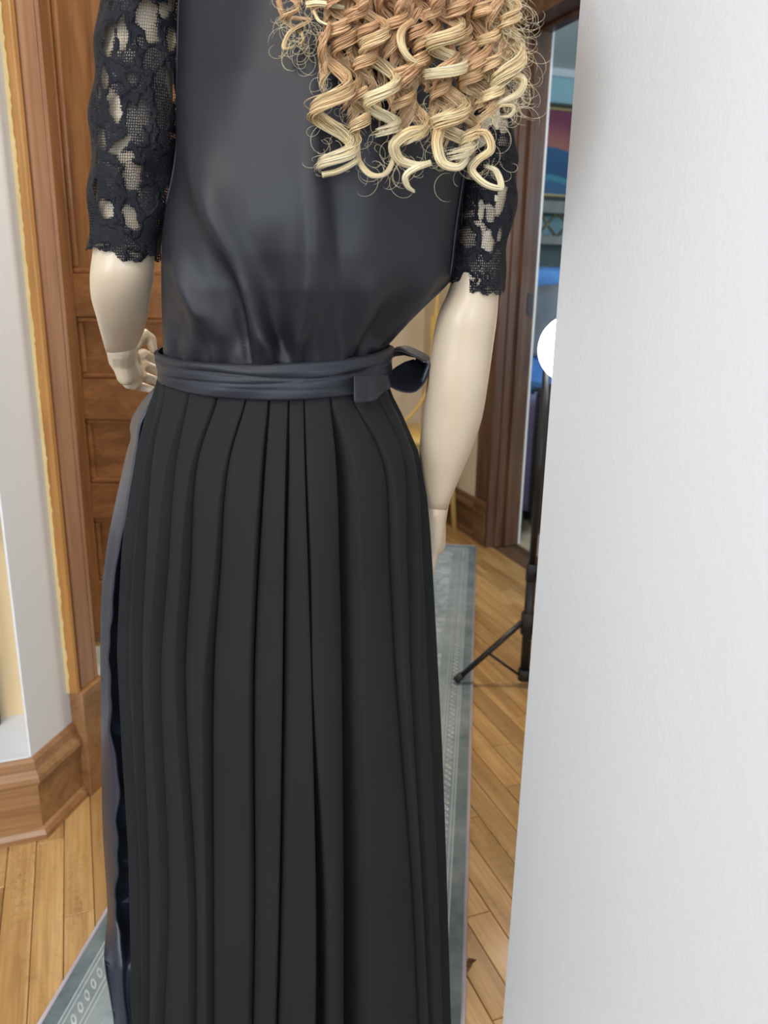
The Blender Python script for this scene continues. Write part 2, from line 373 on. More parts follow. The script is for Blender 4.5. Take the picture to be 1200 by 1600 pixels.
# ragged paint edge along the back band, golden light painted in its colour
m = MB(); rg = random.Random(5); rows = []
for i in range(241):
    z = 0.262+i*(2.03/240); w = 0.0025+0.0035*rg.random()*(1 if rg.random() < 0.6 else 0.3); b = CW+E2*0.1355+N2*0.0
    rows.append([b+Vector((0,0,z)), b+N2*(0.004+w)+Vector((0,0,z)), b+N2*(0.004+w)+E2*0.0006+Vector((0,0,z))])
m.grid(rows).build('gold_lit_paint_edge', M['edge'], cs)
wall('wall_hall_left', [((-0.42, 1.99, 0), (-0.26, U_FAR, CEIL))], M['cream'], 'cream side wall of the hall behind the open door')
wall('wall_far', [((-0.42, U_FAR, 0), (V_B, U_FAR+0.12, CEIL))], M['cream'], 'cream far hall wall behind the yellow chair')
# right hall wall with doorway to the blue room
J = 3.075; HEAD = 2.10
wall_open('wall_hall_right', 'y', V_R, V_B, -2.98, U_FAR, [(2.16, J, 0, HEAD)], M['cream'], 'cream hall wall with the walnut doorway')
baseboard('baseboard_far', (-0.26, U_FAR, 0), (V_R, U_FAR, 0), (0, -1, 0), M['base_d'], 'brown baseboard on the far hall wall')
baseboard('baseboard_hall_right', (V_R, J+0.115, 0), (V_R, U_FAR, 0), (-1, 0, 0), M['base_d'], 'brown moulded baseboard beside the walnut doorway')
dj = empty('trim_4', (V_R, J, 0)); struct(dj, 'dark walnut door frame of the doorway to the blue room', 'door frame')
MB().box((V_R-0.034, J-0.002, 0), (V_R, J+0.115, 0.205)).build('plinth_block', M['base_d'], dj, bevel=0.002)
MB().box((V_R-0.022, J+0.002, 0.205), (V_R, J+0.105, HEAD+0.12)).build('casing_board', M['jamb'], dj, bevel=0.004)
MB().box((V_R-0.030, J+0.09, 0.205), (V_R, J+0.115, HEAD+0.12)).build('back_band', M['jamb'], dj, bevel=0.005)
MB().box((V_R-0.03, J-0.022, 0), (V_B-0.012, J, HEAD)).build('jamb', M['jamb'], dj, bevel=0.002)
MB().box((V_R+0.055, J-0.036, 0), (V_R+0.075, J-0.022, HEAD-0.02)).build('door_stop', M['jamb'], dj, bevel=0.004)
MB().box((V_R+0.01, J-0.029, 0), (V_R+0.025, J-0.022, HEAD-0.02)).build('bead', M['jamb'], dj, bevel=0.003)
MB().box((V_R+0.075, J-0.030, 0), (V_R+0.105, J-0.022, HEAD-0.02)).build('hinge_leaf_board', M['jamb'], dj, bevel=0.003)
MB().box((V_R+0.095, J-0.033, 1.02), (V_R+0.120, J-0.022, 1.11)).build('strike_plate', M['black'], dj)
MB().box((V_R-0.03, 2.16, HEAD-0.022), (V_B-0.012, J, HEAD)).build('head_jamb', M['jamb'], dj, bevel=0.002)
MB().box((V_R+0.055, 2.16, HEAD-0.036), (V_R+0.075, J-0.02, HEAD-0.022)).build('head_stop', M['jamb'], dj, bevel=0.004)
MB().box((V_R-0.022, 2.05, HEAD), (V_R, J+0.105, HEAD+0.12)).build('head_casing', M['jamb'], dj, bevel=0.004)
MB().box((V_R-0.03, 2.16, 0), (V_B-0.012, 2.182, HEAD)).build('jamb', M['jamb'], dj, bevel=0.002)
tw = MB().box((V_B-0.012, J-0.024, 0), (V_B-0.003, J+0.07, HEAD+0.06)).build('trim_5', M['white2'], bevel=0.002); struct(tw, 'thin white edge of the blue room casing past the walnut jamb', 'door casing')
# blue room
wall('wall_blue_far', [((V_B, 5.6, 0), (5.7, 5.72, CEIL))], M['aqua'], 'pale aqua far wall seen through the walnut doorway')
wall('wall_blue_left', [((V_B-0.02, U_FAR+0.12, 0), (V_B+0.02, 5.6, CEIL))], M['white2'], 'pale side wall of the blue room')
wall('wall_blue_right', [((5.6, 0.98, 0), (5.72, 5.6, CEIL))], M['aqua'], 'aqua right wall of the blue room')
wall_open('wall_blue_back', 'x', 0.92, 1.04, V_B, 5.7, [(3.2, 4.8, 0.85, 2.3)], M['aqua'], 'aqua window wall of the blue room')
window(4, 'x', 0.98, 3.2, 4.8, 0.85, 2.3, 'white sash window of the blue room')
cr = MB().box((V_B+0.02, 5.555, CEIL-0.055), (5.6, 5.6, CEIL)).build('trim_6', M['white2'], bevel=0.01); struct(cr, 'pale crown moulding at the top of the aqua wall', 'crown moulding')

# open panel door on the left, turned to face the viewer
def make_door():
    hinge = ch(-1.02, 2.40); d = Vector((cY, -sY, 0)).normalized(); n = Vector((-d.y, d.x, 0))   # n points away from viewer
    t = empty('door_1', hinge); struct(t, 'reddish brown panel door standing open behind the mannequin on the left', 'door')
    Wd, Hd, T = 0.74, 2.08, 0.04; z0 = 0.022
    def B(x0, x1, za, zb, a, b, nm, mat, bev=0.002, par=t): return MB().obox(hinge+d*x0+n*a+Vector((0,0,za)), d*(x1-x0), n*(b-a), Vector((0,0,zb-za))).build(nm, mat, par, bevel=bev)
    ST = 0.115
    B(0, ST, z0, Hd, 0, T, 'stile', M['door']); B(Wd-ST, Wd, z0, Hd, 0, T, 'stile', M['door'])
    rails = [(z0, 0.215), (0.425, 0.535), (0.735, 0.855), (1.035, 1.155), (1.95, Hd)]
    for a, b in rails: B(ST, Wd-ST, a, b, 0, T, 'rail', M['doorh'])
    for (a, b), (c, e) in zip(rails, rails[1:]):
        za, zb = b, c; p = B(ST, Wd-ST, za, zb, 0.016, T-0.016, 'panel', M['door'] if zb-za > 0.5 else M['doorh'], 0)
        for (x0, x1, q0, q1) in ((ST, Wd-ST, za, za+0.016), (ST, Wd-ST, zb-0.016, zb), (ST, ST+0.016, za+0.016, zb-0.016), (Wd-ST-0.016, Wd-ST, za+0.016, zb-0.016)):
            B(x0, x1, q0, q1, 0.006, 0.018, 'moulding', M['door'] if zb-za > 0.5 and q1-q0 > 0.1 else M['doorh'], 0.005, p)
    kn = MB().tube([hinge+d*(Wd-0.06)+n*a+Vector((0,0,0.97)) for a in (0, -0.012, -0.03, -0.04, -0.052, -0.058)], [0.02, 0.012, 0.012, 0.026, 0.026, 0.01], 14).build('door_knob', M['gold'], t, True)
make_door()
#@@OBJECTS
# ------------------------------------------------------------------ more materials
def m_skin():
    m, nt, b = newmat('ivory mannequin enamel'); q = N(nt); v = q.obj()
    base = q.ramp(q.noise(v, 9, 4), [(0.3, (0.55, 0.445, 0.325)), (0.7, (0.60, 0.49, 0.36))])
    geo = q.n('ShaderNodeNewGeometry').outputs['Position']
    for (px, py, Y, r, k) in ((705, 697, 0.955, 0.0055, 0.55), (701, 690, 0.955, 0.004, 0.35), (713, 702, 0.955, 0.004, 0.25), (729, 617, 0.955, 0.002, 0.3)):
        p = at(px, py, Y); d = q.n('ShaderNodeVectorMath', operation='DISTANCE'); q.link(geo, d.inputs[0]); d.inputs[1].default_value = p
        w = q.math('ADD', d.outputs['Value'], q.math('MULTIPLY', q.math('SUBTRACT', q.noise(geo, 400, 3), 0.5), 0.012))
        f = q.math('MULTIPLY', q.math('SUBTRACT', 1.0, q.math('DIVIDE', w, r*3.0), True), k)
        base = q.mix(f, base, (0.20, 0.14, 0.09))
    q.link(base, b.inputs['Base Color']); b.inputs['Roughness'].default_value = 0.36; b.inputs['Specular IOR Level'].default_value = 0.45
    b.inputs['Coat Weight'].default_value = 0.15; b.inputs['Coat Roughness'].default_value = 0.3
    return m
M['skin'] = m_skin()
def m_cloth(name, col, rough, sheen, bscale=900, bump=0.12, wr=0.0, spec=0.5):
    m, nt, b = newmat(name); q = N(nt); v = q.obj()
    q.link(q.ramp(q.noise(v, 5, 3), [(0.3, tuple(c*0.85 for c in col)), (0.7, tuple(c*1.15 for c in col))]), b.inputs['Base Color'])
    b.inputs['Roughness'].default_value = rough; b.inputs['Specular IOR Level'].default_value = spec
    b.inputs['Sheen Weight'].default_value = sheen; b.inputs['Sheen Roughness'].default_value = 0.4; b.inputs['Sheen Tint'].default_value = (0.75, 0.82, 1, 1)
    h = q.noise(v, bscale, 2)
    if wr: h = q.math('ADD', h, q.math('MULTIPLY', q.noise(q.mapping(v, (14, 14, 40)), 1.0, 3), wr))
    q.bump(h, bump, 0.0008, b)
    return m
M['satin'] = m_cloth('black satin', (0.0075, 0.0077, 0.0120), 0.50, 0.0, 700, 0.08, 0.0, 0.42)
M['sash'] = m_cloth('navy black taffeta sash', (0.013, 0.0142, 0.022), 0.55, 0.0, 700, 0.12, 1.5, 0.45)
M['skirtm'] = m_cloth('matte black crepe', (0.0095, 0.0102, 0.0108), 0.85, 0.0, 1100, 0.12, 0.0, 0.30)
M['tafta'] = m_cloth('crisp navy black taffeta', (0.026, 0.031, 0.048), 0.40, 0.0, 800, 0.15, 3.0, 0.6)
def m_lace():
    m, nt, b = newmat('black floral lace'); q = N(nt)
    uv = q.n('ShaderNodeUVMap').outputs[0]
    a = q.n('ShaderNodeAttribute', attribute_name='open').outputs['Fac']
    vo = q.n('ShaderNodeTexVoronoi', feature='DISTANCE_TO_EDGE'); q.link(q.mapping(uv, (1, 0.87, 1)), vo.inputs['Vector']); vo.inputs['Scale'].default_value = 410; vo.inputs['Randomness'].default_value = 0.35
    wob = q.math('MULTIPLY', q.math('SUBTRACT', q.noise(uv, 120, 3), 0.5), 0.5)
    veil = q.ramp(q.noise(q.mapping(uv, (1, 0.6, 1)), 55, 3, 0.5, 1.5), [(0.47, (0, 0, 0)), (0.56, (0.46, 0.46, 0.46))])
    aw = q.math('ADD', q.math('MAXIMUM', a, q.math('ADD', veil, q.math('MULTIPLY', q.math('LESS_THAN', a, -0.3), -1.0))), q.math('MULTIPLY', wob, 0.6))
    hole_r = q.math('SUBTRACT', 0.42, q.math('MULTIPLY', aw, 0.365))         # thread half-width shrinks where the lace opens
    hole = q.math('GREATER_THAN', vo.outputs['Distance'], hole_r)
    hole = q.math('MULTIPLY', hole, q.math('GREATER_THAN', aw, 0.25))
    thread = q.noise(uv, 900, 2)
    q.link(q.ramp(q.math('ADD', q.math('MULTIPLY', thread, 0.6), q.math('MULTIPLY', q.noise(uv, 70, 4), 0.5)), [(0.35, (0.0025, 0.003, 0.005)), (0.7, (0.010, 0.011, 0.018))]), b.inputs['Base Color'])
    b.inputs['Roughness'].default_value = 0.7; b.inputs['Specular IOR Level'].default_value = 0.3
    hgt = q.math('ADD', q.math('MULTIPLY', a, -2.0), q.math('ADD', thread, q.math('MULTIPLY', q.noise(uv, 60, 4), 2.0)))
    q.bump(hgt, 0.6, 0.0015, b)
    tr = q.n('ShaderNodeBsdfTransparent'); mx = q.n('ShaderNodeMixShader'); q.link(hole, mx.inputs[0]); q.link(b.outputs[0], mx.inputs[1]); q.link(tr.outputs[0], mx.inputs[2])
    q.link(mx.outputs[0], nt.nodes['Material Output'].inputs['Surface'])
    return m
M['lace'] = m_lace()
def m_hair():
    m, nt, b = newmat('honey to platinum curled hair'); q = N(nt)
    t = q.n('ShaderNodeAttribute', attribute_name='tone').outputs['Fac']
    q.link(q.ramp(t, [(0.0, (0.34, 0.165, 0.080)), (0.35, (0.58, 0.32, 0.165)), (0.62, (0.74, 0.50, 0.26)), (0.82, (0.86, 0.70, 0.40)), (1.0, (0.90, 0.81, 0.58))]), b.inputs['Base Color'])
    b.inputs['Roughness'].default_value = 0.33; b.inputs['Specular IOR Level'].default_value = 0.55
    b.inputs['Subsurface Weight'].default_value = 0.0
    return m
M['hair'] = m_hair()

# ------------------------------------------------------------------ mannequin
MX, MY = -0.135, 1.0
base = ch(MX, MY); base.z = 0.012
def remesh(mb, name, mat, parent, voxel, smooth_it=6, fac=0.5):
    o = mb.build(name+'_raw', mat, parent)
    r = o.modifiers.new('r', 'REMESH'); r.mode = 'VOXEL'; r.voxel_size = voxel
    s = o.modifiers.new('s', 'SMOOTH'); s.iterations = smooth_it; s.factor = fac
    bpy.context.view_layer.update()
    me = bpy.data.meshes.new_from_object(o.evaluated_get(bpy.context.evaluated_depsgraph_get()))
    old = o.data; bpy.data.objects.remove(o); bpy.data.meshes.remove(old)
    me.name = name; me.polygons.foreach_set('use_smooth', [True]*len(me.polygons))
    me.materials.clear(); me.materials.append(mat)
    n = bpy.data.objects.new(name, me); COL.objects.link(n); n.parent = parent; n['_w'] = list(parent['_w']); return n
mq = empty('mannequin', base); tag(mq, 'ivory female mannequin seen from behind wearing the black gown', 'mannequin')
def cap(mb, pts, k=12, n=5):
    """tapered capsule chain of (heading X, Y, Z, r)"""
    P = [(ch(a, b, c), r) for a, b, c, r in pts]
    for (p, r), (q_, s) in zip(P, P[1:]):
        mb.tube([p+(q_-p)*i/n for i in range(n+1)], [r+(s-r)*i/n for i in range(n+1)], k)
    for p, r in P: mb.ball(p, r, k, 8)
b = MB(); X0 = MX
def ell(z, cx, cy, a, bb): return [ch(cx+a*math.cos(t), cy+bb*math.sin(t), z) for t in [2*math.pi*j/24 for j in range(24)]]
rows = [ell(z, X0+dx, MY+dy, a, bb) for z, dx, dy, a, bb in ((0.80, 0, .03, .125, .075), (0.88, 0, .03, .130, .075), (0.97, 0, .02, .120, .072), (1.06, 0.005, .008, .105, .072), (1.14, .015, -.005, .118, .085), (1.24, .03, -.01, .135, .092), (1.34, .045, -.01, .142, .09), (1.42, .05, 0, .145, .078), (1.465, .05, .01, .12, .06), (1.485, .05, .012, .07, .05))]
b.grid(rows, True); b.f.append(tuple(range(24))); b.f.append(tuple(range(9*24, 10*24)))
cap(b, [(X0+.05, MY+.01, 1.45, .058), (X0+.05, MY+.02, 1.56, .048)])
for s in (-1, 1):
    cap(b, [(X0+s*.065, MY+.03, .86, .066), (X0+s*.07, MY+.02, .50, .050), (X0+s*.07, MY, .30, .046), (X0+s*.07, MY-.01, .10, .030), (X0+s*.07, MY+.05, .045, .030), (X0+s*.075, MY+.14, .035, .022)])
    cap(b, [(X0+.05+s*.08, MY+.01, 1.415, .045), (X0+.05+s*.14, MY+.01, 1.405, .036)])
hc = ch(X0+.05, MY+.035, 1.70); b.ball(hc, (.078, .092, .108), 20, 14)
cap(b, [(X0+.05, MY+.065, 1.635, .052), (X0+.05, MY+.10, 1.61, .026)]); cap(b, [(X0+.05, MY+.125, 1.70, .010), (X0+.05, MY+.142, 1.675, .013)])
for s in (-1, 1): cap(b, [(X0+.05+s*.078, MY+.03, 1.715, .014), (X0+.05+s*.076, MY+.035, 1.675, .010)])
cap(b, [(X0+.035, MY+.122, 1.643, .008), (X0+.065, MY+.122, 1.643, .008)])
remesh(b, 'body', M['skin'], mq, 0.008, 8)

def arm_tube(tab, name):
    """tab rows: (py, px centre, half-width px, Y, depth ratio)"""
    ys = [r[0] for r in tab]; rows = []
    n = 60
    for i in range(n+1):
        y = ys[0]+(ys[-1]-ys[0])*i/n
        g = lambda k: smooth_tab([(r[0], r[k]) for r in tab], y)
        c = hd(g(1), y, g(3)); r = g(2)*mpp(c.y, c.z)
        rows.append([ch(c.x+r*math.cos(t), c.y+r*g(4)*math.sin(t), c.z+0.0) for t in [2*math.pi*j/28 for j in range(28)]])
    m = MB().grid(rows, True); m.f.append(tuple(range(28))); m.f.append(tuple(range(n*28, n*28+28)))
    return m.build(name, M['skin'], mq, True)
arm_tube([(-60, 240, 36, .985, 1.0), (0, 228, 46, .985, 1), (100, 214, 55, .985, 1), (200, 211, 55, .985, 1), (300, 203, 50, .985, 1), (390, 194, 46.5, .985, 1), (430, 191, 48, .985, 1.0), (465, 189, 44.5, 1.0, 1.0), (495, 191, 38, 1.03, 1.1), (520, 191, 31, 1.07, 1.3), (540, 189.5, 24, 1.105, 1.4), (549, 188.5, 21, 1.12, 1.4)], 'arm')
arm_tube([(-60, 752, 30, .99, 1.0), (0, 758, 36, .99, 1), (150, 763, 36, .99, 1), (300, 761, 37, .99, 1), (360, 756, 38, .99, 1), (410, 748, 37, .99, 1), (455, 740, 39.5, .99, 1), (490, 731, 46, .99, 1), (530, 724, 47.5, .995, 1), (600, 714.5, 47.5, 1.0, 1), (650, 707, 46.5, 1.01, 1), (700, 696.5, 41, 1.02, 1), (745, 687.5, 31, 1.03, 1.05), (780, 681, 22.5, 1.035, 1.2), (792, 680, 20.5, 1.04, 1.25)], 'arm')
# left hand: palm facing the gown, fingers loosely curled forward
def hp(px, py, Y, r): p = hd(px, py, Y); return (p.x, p.y, p.z, r)
b = MB()
cap(b, [hp(189, 543, 1.112, .0205), hp(191, 560, 1.132, .0195), hp(203, 584, 1.15, .0165), hp(208, 596, 1.155, .0125)])
cap(b, [hp(189, 544, 1.135, .019), hp(203, 560, 1.165, .0145), hp(210, 566, 1.19, .0115)])
cap(b, [hp(192, 565, 1.13, .016), hp(206, 580, 1.165, .0135), hp(211, 580, 1.18, .0125)])
cap(b, [hp(188, 556, 1.125, .015), hp(196, 588, 1.135, .0125)])
for f in ([(208, 561, 1.19, .0095), (224, 553, 1.222, .0082), (241, 560, 1.232, .0070), (253, 572, 1.226, .0052)],
          [(209, 575, 1.182, .0095), (227, 571, 1.215, .0082), (245, 578, 1.220, .0070), (256, 588, 1.210, .0052)],
          [(206, 588, 1.166, .0095), (224, 588, 1.195, .0080), (242, 594, 1.198, .0068), (252, 600, 1.188, .0050)],
          [(201, 598, 1.148, .0090), (217, 603, 1.170, .0074), (232, 607, 1.172, .0062), (241, 609, 1.165, .0048)],
          [(197, 548, 1.14, .0125), (211, 534, 1.165, .0112), (224, 524, 1.180, .0105), (235, 530, 1.184, .0086), (240, 547, 1.180, .0058)]):
    cap(b, [hp(*p) for p in f])
remesh(b, 'hand', M['skin'], mq, 0.0018, 3)
b = MB()
cap(b, [hp(680, 790, 1.04, .0185), hp(679, 815, 1.045, .016), hp(678, 850, 1.055, .0165)])
cap(b, [hp(679, 800, 1.03, .016), hp(677, 850, 1.03, .013)]); cap(b, [hp(680, 800, 1.055, .016), hp(677, 850, 1.08, .0125)])
for k, (dy, L) in enumerate(((-.02, 0), (0.0, 12), (.02, 8), (.04, -8))):
    cap(b, [hp(677, 848, 1.048+dy, .0095), hp(672, 882, 1.05+dy, .0085), hp(664, 905+L, 1.052+dy, .0072), hp(656, 922+L, 1.05+dy, .0058)])
cap(b, [hp(680, 812, 1.07, .012), hp(677, 838, 1.095, .0105), hp(671, 862, 1.105, .008), hp(666, 874, 1.105, .0065)])
remesh(b, 'hand', M['skin'], mq, 0.0022, 5)
MB().tube([base+Vector((0, 0, z)) for z in (-0.004, 0.0, 0.006, 0.0085)], [0.165, 0.17, 0.17, 0.163], 40).build('base_plate', M['chrome'], mq, False)
pc = base+Vector((0, 0, 0.004)); 
MB().tube([pc, pc+Vector((0, 0, 0.80))], 0.011, 12).build('support_rod', M['chrome'], mq, True)

# ------------------------------------------------------------------ gown
gown = empty('black_gown', ch(MX, MY, 0.0)); gown['_w'] = list(ch(MX, MY, 0.0)); tag(gown, 'long black pleated gown with lace sleeves and tied satin sash', 'dress')
def solve_s(px, z, cx, a, Yc, bb):
    lo, hi = -0.999, 0.999
    for _ in range(30):
        s = (lo+hi)/2; x = pr(cx+a*s, Yc-bb*math.sqrt(1-s*s), z)[0]
        if x < px: lo = s
        else: hi = s
    return (lo+hi)/2
def ring(yrow, L, R, Yc, ratio):
    p, q_ = hd(L, yrow, Yc), hd(R, yrow, Yc); a = (q_.x-p.x)/2
    return (p.x+q_.x)/2, a, a*ratio, (p.z+q_.z)/2
# skirt: eleven knife pleats across the back
LV = [606, 700, 850, 1000, 1300, 1600]
PAN = [[(250,256),(229,233),(212,217),(203,213),(220,227),(225,229)],
       [(259,292),(236,264),(224,249),(219,240),(229,256),(231,243)],
       [(296,336),(273,301),(258,287),(247,279),(259,299),(247,297)],
       [(341,383),(306,352),(294,338),(286,322),(303,326),(301,327)],
       [(386,419),(355,408),(340,398),(331,392),(331,393),(331,387)],
       [(423,450),(414,446),(402,443),(396,441),(397,435),(390,425)],
       [(453,474),(452,476),(446,481),(444,486),(438,493),(428,490)],
       [(477,515),(480,527),(486,534),(489,537),(511,539),(512,538)],
       [(518,548),(551,600),(558,613),(562,622),(571,647),(578,661)],
       [(551,588),(606,632),(618,640),(626,644),(650,659),(664,675)],
       [(590,605),(637,647),(647,660),(648,669),(662,684),(678,694)]]
OL = [(585, 254), (606, 249), (640, 238), (700, 226), (770, 217), (850, 209), (1000, 202), (1150, 209), (1300, 218), (1600, 224), (1800, 226)]
OR = [(585, 601), (606, 607), (640, 622), (700, 646), (770, 657), (850, 662), (1000, 671), (1150, 680), (1300, 685), (1600, 695), (1800, 700)]
rowsS = []
ylev = [588+i*14 for i in range(80)]
rw = random.Random(11)
for y in ylev:
    yy = y
    cx, a, bb, z = ring(y, lerp(OL, y), lerp(OR, y), 1.0, 0.74 if y > 800 else 0.74)
    if z < 0.012: break
    t = min(1, max(0, (y-606)/220)); dep = 0.008+0.030*t; bul = 0.001+0.003*t
    tr = []
    for k, p in enumerate(PAN):
        l = smooth_tab([(q_, p[i][0]) for i, q_ in enumerate(LV)], yy); r = smooth_tab([(q_, p[i][1]) for i, q_ in enumerate(LV)], yy)
        tr.append((math.asin(solve_s(l, z, cx, a, 1.0, bb)), math.asin(solve_s(r, z, cx, a, 1.0, bb))))
    pts = []      # (phi, offset)
    for k, (l, r) in enumerate(tr):
        r = max(r, l+0.012)
        w = r-l
        knife = -1 if k >= 7 else 1
        for q_ in (0, .06, .18, .35, .5, .65, .82, .94, 1):
            e = bul*math.sin(math.pi*min(1, max(0, q_)))**0.6
            tilt = (0.010*t)*(q_-0.5)*knife
            pts.append((l+w*q_, e+tilt))
        if k < len(tr)-1:
            nl = max(tr[k+1][0], r+0.012); g = nl-r; dd = dep*min(2.4, 0.5+g/0.08)
            wid = [.25, .5, .75]
            for q_ in wid: pts.append((r+g*q_, -dd*math.sin(math.pi*q_)**0.8))
    # front half, plain pleats
    l0, r0 = pts[0][0], pts[-1][0]; NF = 96
    for i in range(1, NF):
        ph = r0+(2*math.pi-(r0-l0))*i/NF; pts.append((ph, (0.003+0.009*t)*math.sin(i*2*math.pi/6)*(1-0.0)))
    # natural sway low down
    rowsS.append([ch(cx+(a+o)*math.sin(ph), 1.0-(bb+o)*math.cos(ph), z) for ph, o in pts])
MB().grid(rowsS, True).build('skirt', M['skirtm'], gown, True)
# bodice
BL = [(-75, 420), (-62, 372), (-40, 318), (-15, 292), (0, 284), (80, 281), (160, 281), (230, 281), (285, 274), (325, 265), (370, 259), (420, 257), (480, 258), (530, 260), (575, 263), (600, 263)]
BR = [(-75, 580), (-62, 640), (-40, 705), (-15, 735), (0, 742), (80, 741), (160, 738), (230, 733), (285, 727), (325, 721), (370, 715), (420, 709), (440, 700), (480, 659), (520, 620), (545, 602), (575, 597), (600, 597)]
def fold(tab, w, A, y0, y1):  # ridge/valley track
    def f(px, py):
        if py < y0 or py > y1+40: return 0
        x = smooth_tab(tab, py); t = min(1, max(0, (py-y0)/max(60, .55*(y1-y0)))); t = t*t*(3-2*t)
        t *= min(1, max(0, (y1-2-py)/45))
        ww = lerp(w, py); return 1.5*A*t*math.exp(-((px-x)/ww)**2)
    return f
FOLDS = [fold([(40, 300), (240, 318), (365, 353), (490, 399), (560, 418)], [(40, 40), (300, 28), (560, 13)], 0.010, 40, 580),
         fold([(330, 322), (407, 352), (490, 374), (560, 386)], [(300, 26), (560, 10)], -0.010, 330, 580),
         fold([(330, 272), (427, 290), (500, 322), (545, 345)], [(300, 14), (560, 18)], 0.008, 340, 540),
         fold([(480, 268), (540, 292)], [(460, 8), (560, 10)], -0.006, 480, 545),
         fold([(300, 420), (490, 424), (560, 449)], [(300, 45), (480, 26), (560, 10)], -0.010, 330, 580),
         fold([(150, 478), (300, 490), (450, 486), (560, 463)], [(150, 30), (450, 22), (560, 12)], 0.008, 160, 580),
         fold([(380, 660), (473, 628), (560, 564)], [(380, 34), (560, 12)], -0.010, 400, 580),
         fold([(380, 615), (473, 575), (560, 545)], [(380, 28), (560, 12)], 0.006, 400, 580),
         fold([(380, 690), (430, 678), (500, 632), (560, 585)], [(380, 14), (560, 9)], 0.006, 390, 560)]
STEP = [(-80, 470), (120, 492), (282, 508), (448, 528), (600, 534)]
rowsB = []; NB_ = 150
for i in range(121):
    y = 600-(600+75)*i/120
    Yc = 0.985 if y < 400 else 0.985+0.015*(y-400)/200
    cx, a, bb, z = ring(y, smooth_tab(BL, y), smooth_tab(BR, y), Yc, 1.0)
    bb = lerp([(-75, .05), (-62, .065), (-40, .08), (0, .10), (150, .118), (300, .122), (450, .120), (560, .102), (600, .100)], y)
    r_ = []
    for j in range(NB_+1):
        ph = -math.pi/2+math.pi*j/NB_; X, Y = cx+a*math.sin(ph), Yc-bb*math.cos(ph)
        px, py = pr(X, Y, z); o = sum(f(px, py) for f in FOLDS)
        sx = smooth_tab(STEP, py); o += 0.0045*min(1, max(0, (py-60)/260))*(1/(1+math.exp(max(-60, min(60, (px-sx)/2.2))))-0.5)
        o += 0.0015*math.sin(px*0.05+py*0.012)
        g_ = min(1, max(0, (py-455)/90)); o += g_*g_*(0.0016*math.sin(px*0.16+py*0.03)+0.0012*math.sin(px*0.29-py*0.05+1))
        o *= max(0.0, math.cos(ph))**0.35 if abs(ph) > 1.2 else 1
        r_.append(ch(X+o*math.sin(ph), Y-o*math.cos(ph), z))
    for j in range(1, 60):
        ph = math.pi/2+math.pi*j/60; r_.append(ch(cx+a*math.sin(ph), Yc-bb*0.95*math.cos(ph), z))
    rowsB.append(r_)
bod = MB().grid(rowsB, True).build('bodice', M['satin'], gown, True)
# piped armhole seams
for sd, y0, y1 in ((-1, -10, 328), (1, 20, 425)):
    P = []
    for k in range(40):
        y = y0+(y1-y0)*k/39
        cx, a, bb, z = ring(y, smooth_tab(BL, y), smooth_tab(BR, y), 0.985, 1.0)
        bb = lerp([(-75, .05), (-62, .065), (-40, .08), (0, .10), (150, .118), (300, .122), (450, .120)], y); ph = sd*1.28
        P.append(ch(cx+(a+.001)*math.sin(ph), 0.985-(bb+.001)*math.cos(ph), z))
    MB().tube(P, 0.0011, 6).build('armhole_piping', M['sash'], bod, True)
# sash
rowsK = []; NK = 26
zt, zb = hd(430, 541, 1.0).z, hd(430, 589, 1.0).z
cx, a, bb, _ = ring(560, 259, 602, 1.0, 0.78)
for i in range(NK+1):
    q_ = i/NK; r_ = []
    for j in range(220):
        ph = -math.pi+2*math.pi*j/220
        back = max(0, math.cos(ph))
        z = zt+(zb-zt)*q_-0.013*back*(0.75+0.25*q_) + 0.004*math.sin(ph)*(1-q_)
        X = math.sin(ph)
        d1 = q_-(0.36+0.14*X+0.03*math.sin(5*ph)); d2 = q_-(0.52-0.16*X+0.03*math.sin(4*ph+1)); d3 = q_-(0.16+0.10*math.sin(2*ph+0.5)); d4 = q_-(0.70+0.10*X)
        o = 0.007+0.0025*math.sin(math.pi*q_)**0.5-0.0022*math.exp(-(d1/0.035)**2)-0.0018*math.exp(-(d2/0.03)**2)+0.0016*math.exp(-(d3/0.10)**2)-0.0007*math.exp(-(d4/0.04)**2)
        o += 0.001*math.sin(9*ph+6*q_)
        if q_ in (0, 1): o -= 0.003
        r_.append(ch(cx+(a+o)*math.sin(ph), 1.0-(bb+o)*math.cos(ph), z))
    rowsK.append(r_)
sash = MB().grid(rowsK, True).build('sash', M['sash'], gown, True)
# bow loop on the right hip: a band whose opening faces the viewer
path = crom([hd(601, 566, 1.01), hd(606, 552, 1.01), hd(622, 546, 1.01), hd(648, 556, 1.01), hd(667, 568, 1.015), hd(667, 580, 1.01), hd(657, 600, 1.0), hd(645, 609, 1.0), hd(627, 608, 1.0), hd(610, 600, 1.0), hd(603, 586, 1.0)], 6)
rl = []
c0 = hd(634, 578, 1.0)
for i, p in enumerate(path):
    rl.append([ch(c0.x+(p.x-c0.x)*k+0.012*w, p.y-0.022+w*0.062, c0.z+(p.z-c0.z)*k+0.010*w) for w, k in ((0, 1.0), (.1, 1.03), (.4, 0.97), (.7, 0.82), (.95, 0.5), (1.0, 0.06))])
MB().grid(rl).build('bow_loop', M['sash'], gown, True, solid=0.0012)
path = crom([hd(662, 566, 0.992), hd(668, 566, 0.99), hd(671, 570, 0.99), hd(668, 578, 0.99), hd(661, 598, 0.99)], 5)
MB().grid([[ch(p.x-0.0035, p.y, p.z), ch(p.x, p.y-0.003, p.z), ch(p.x+0.003, p.y+0.01, p.z)] for p in path]).build('bow_edge', M['tafta'], gown, True, solid=0.001)
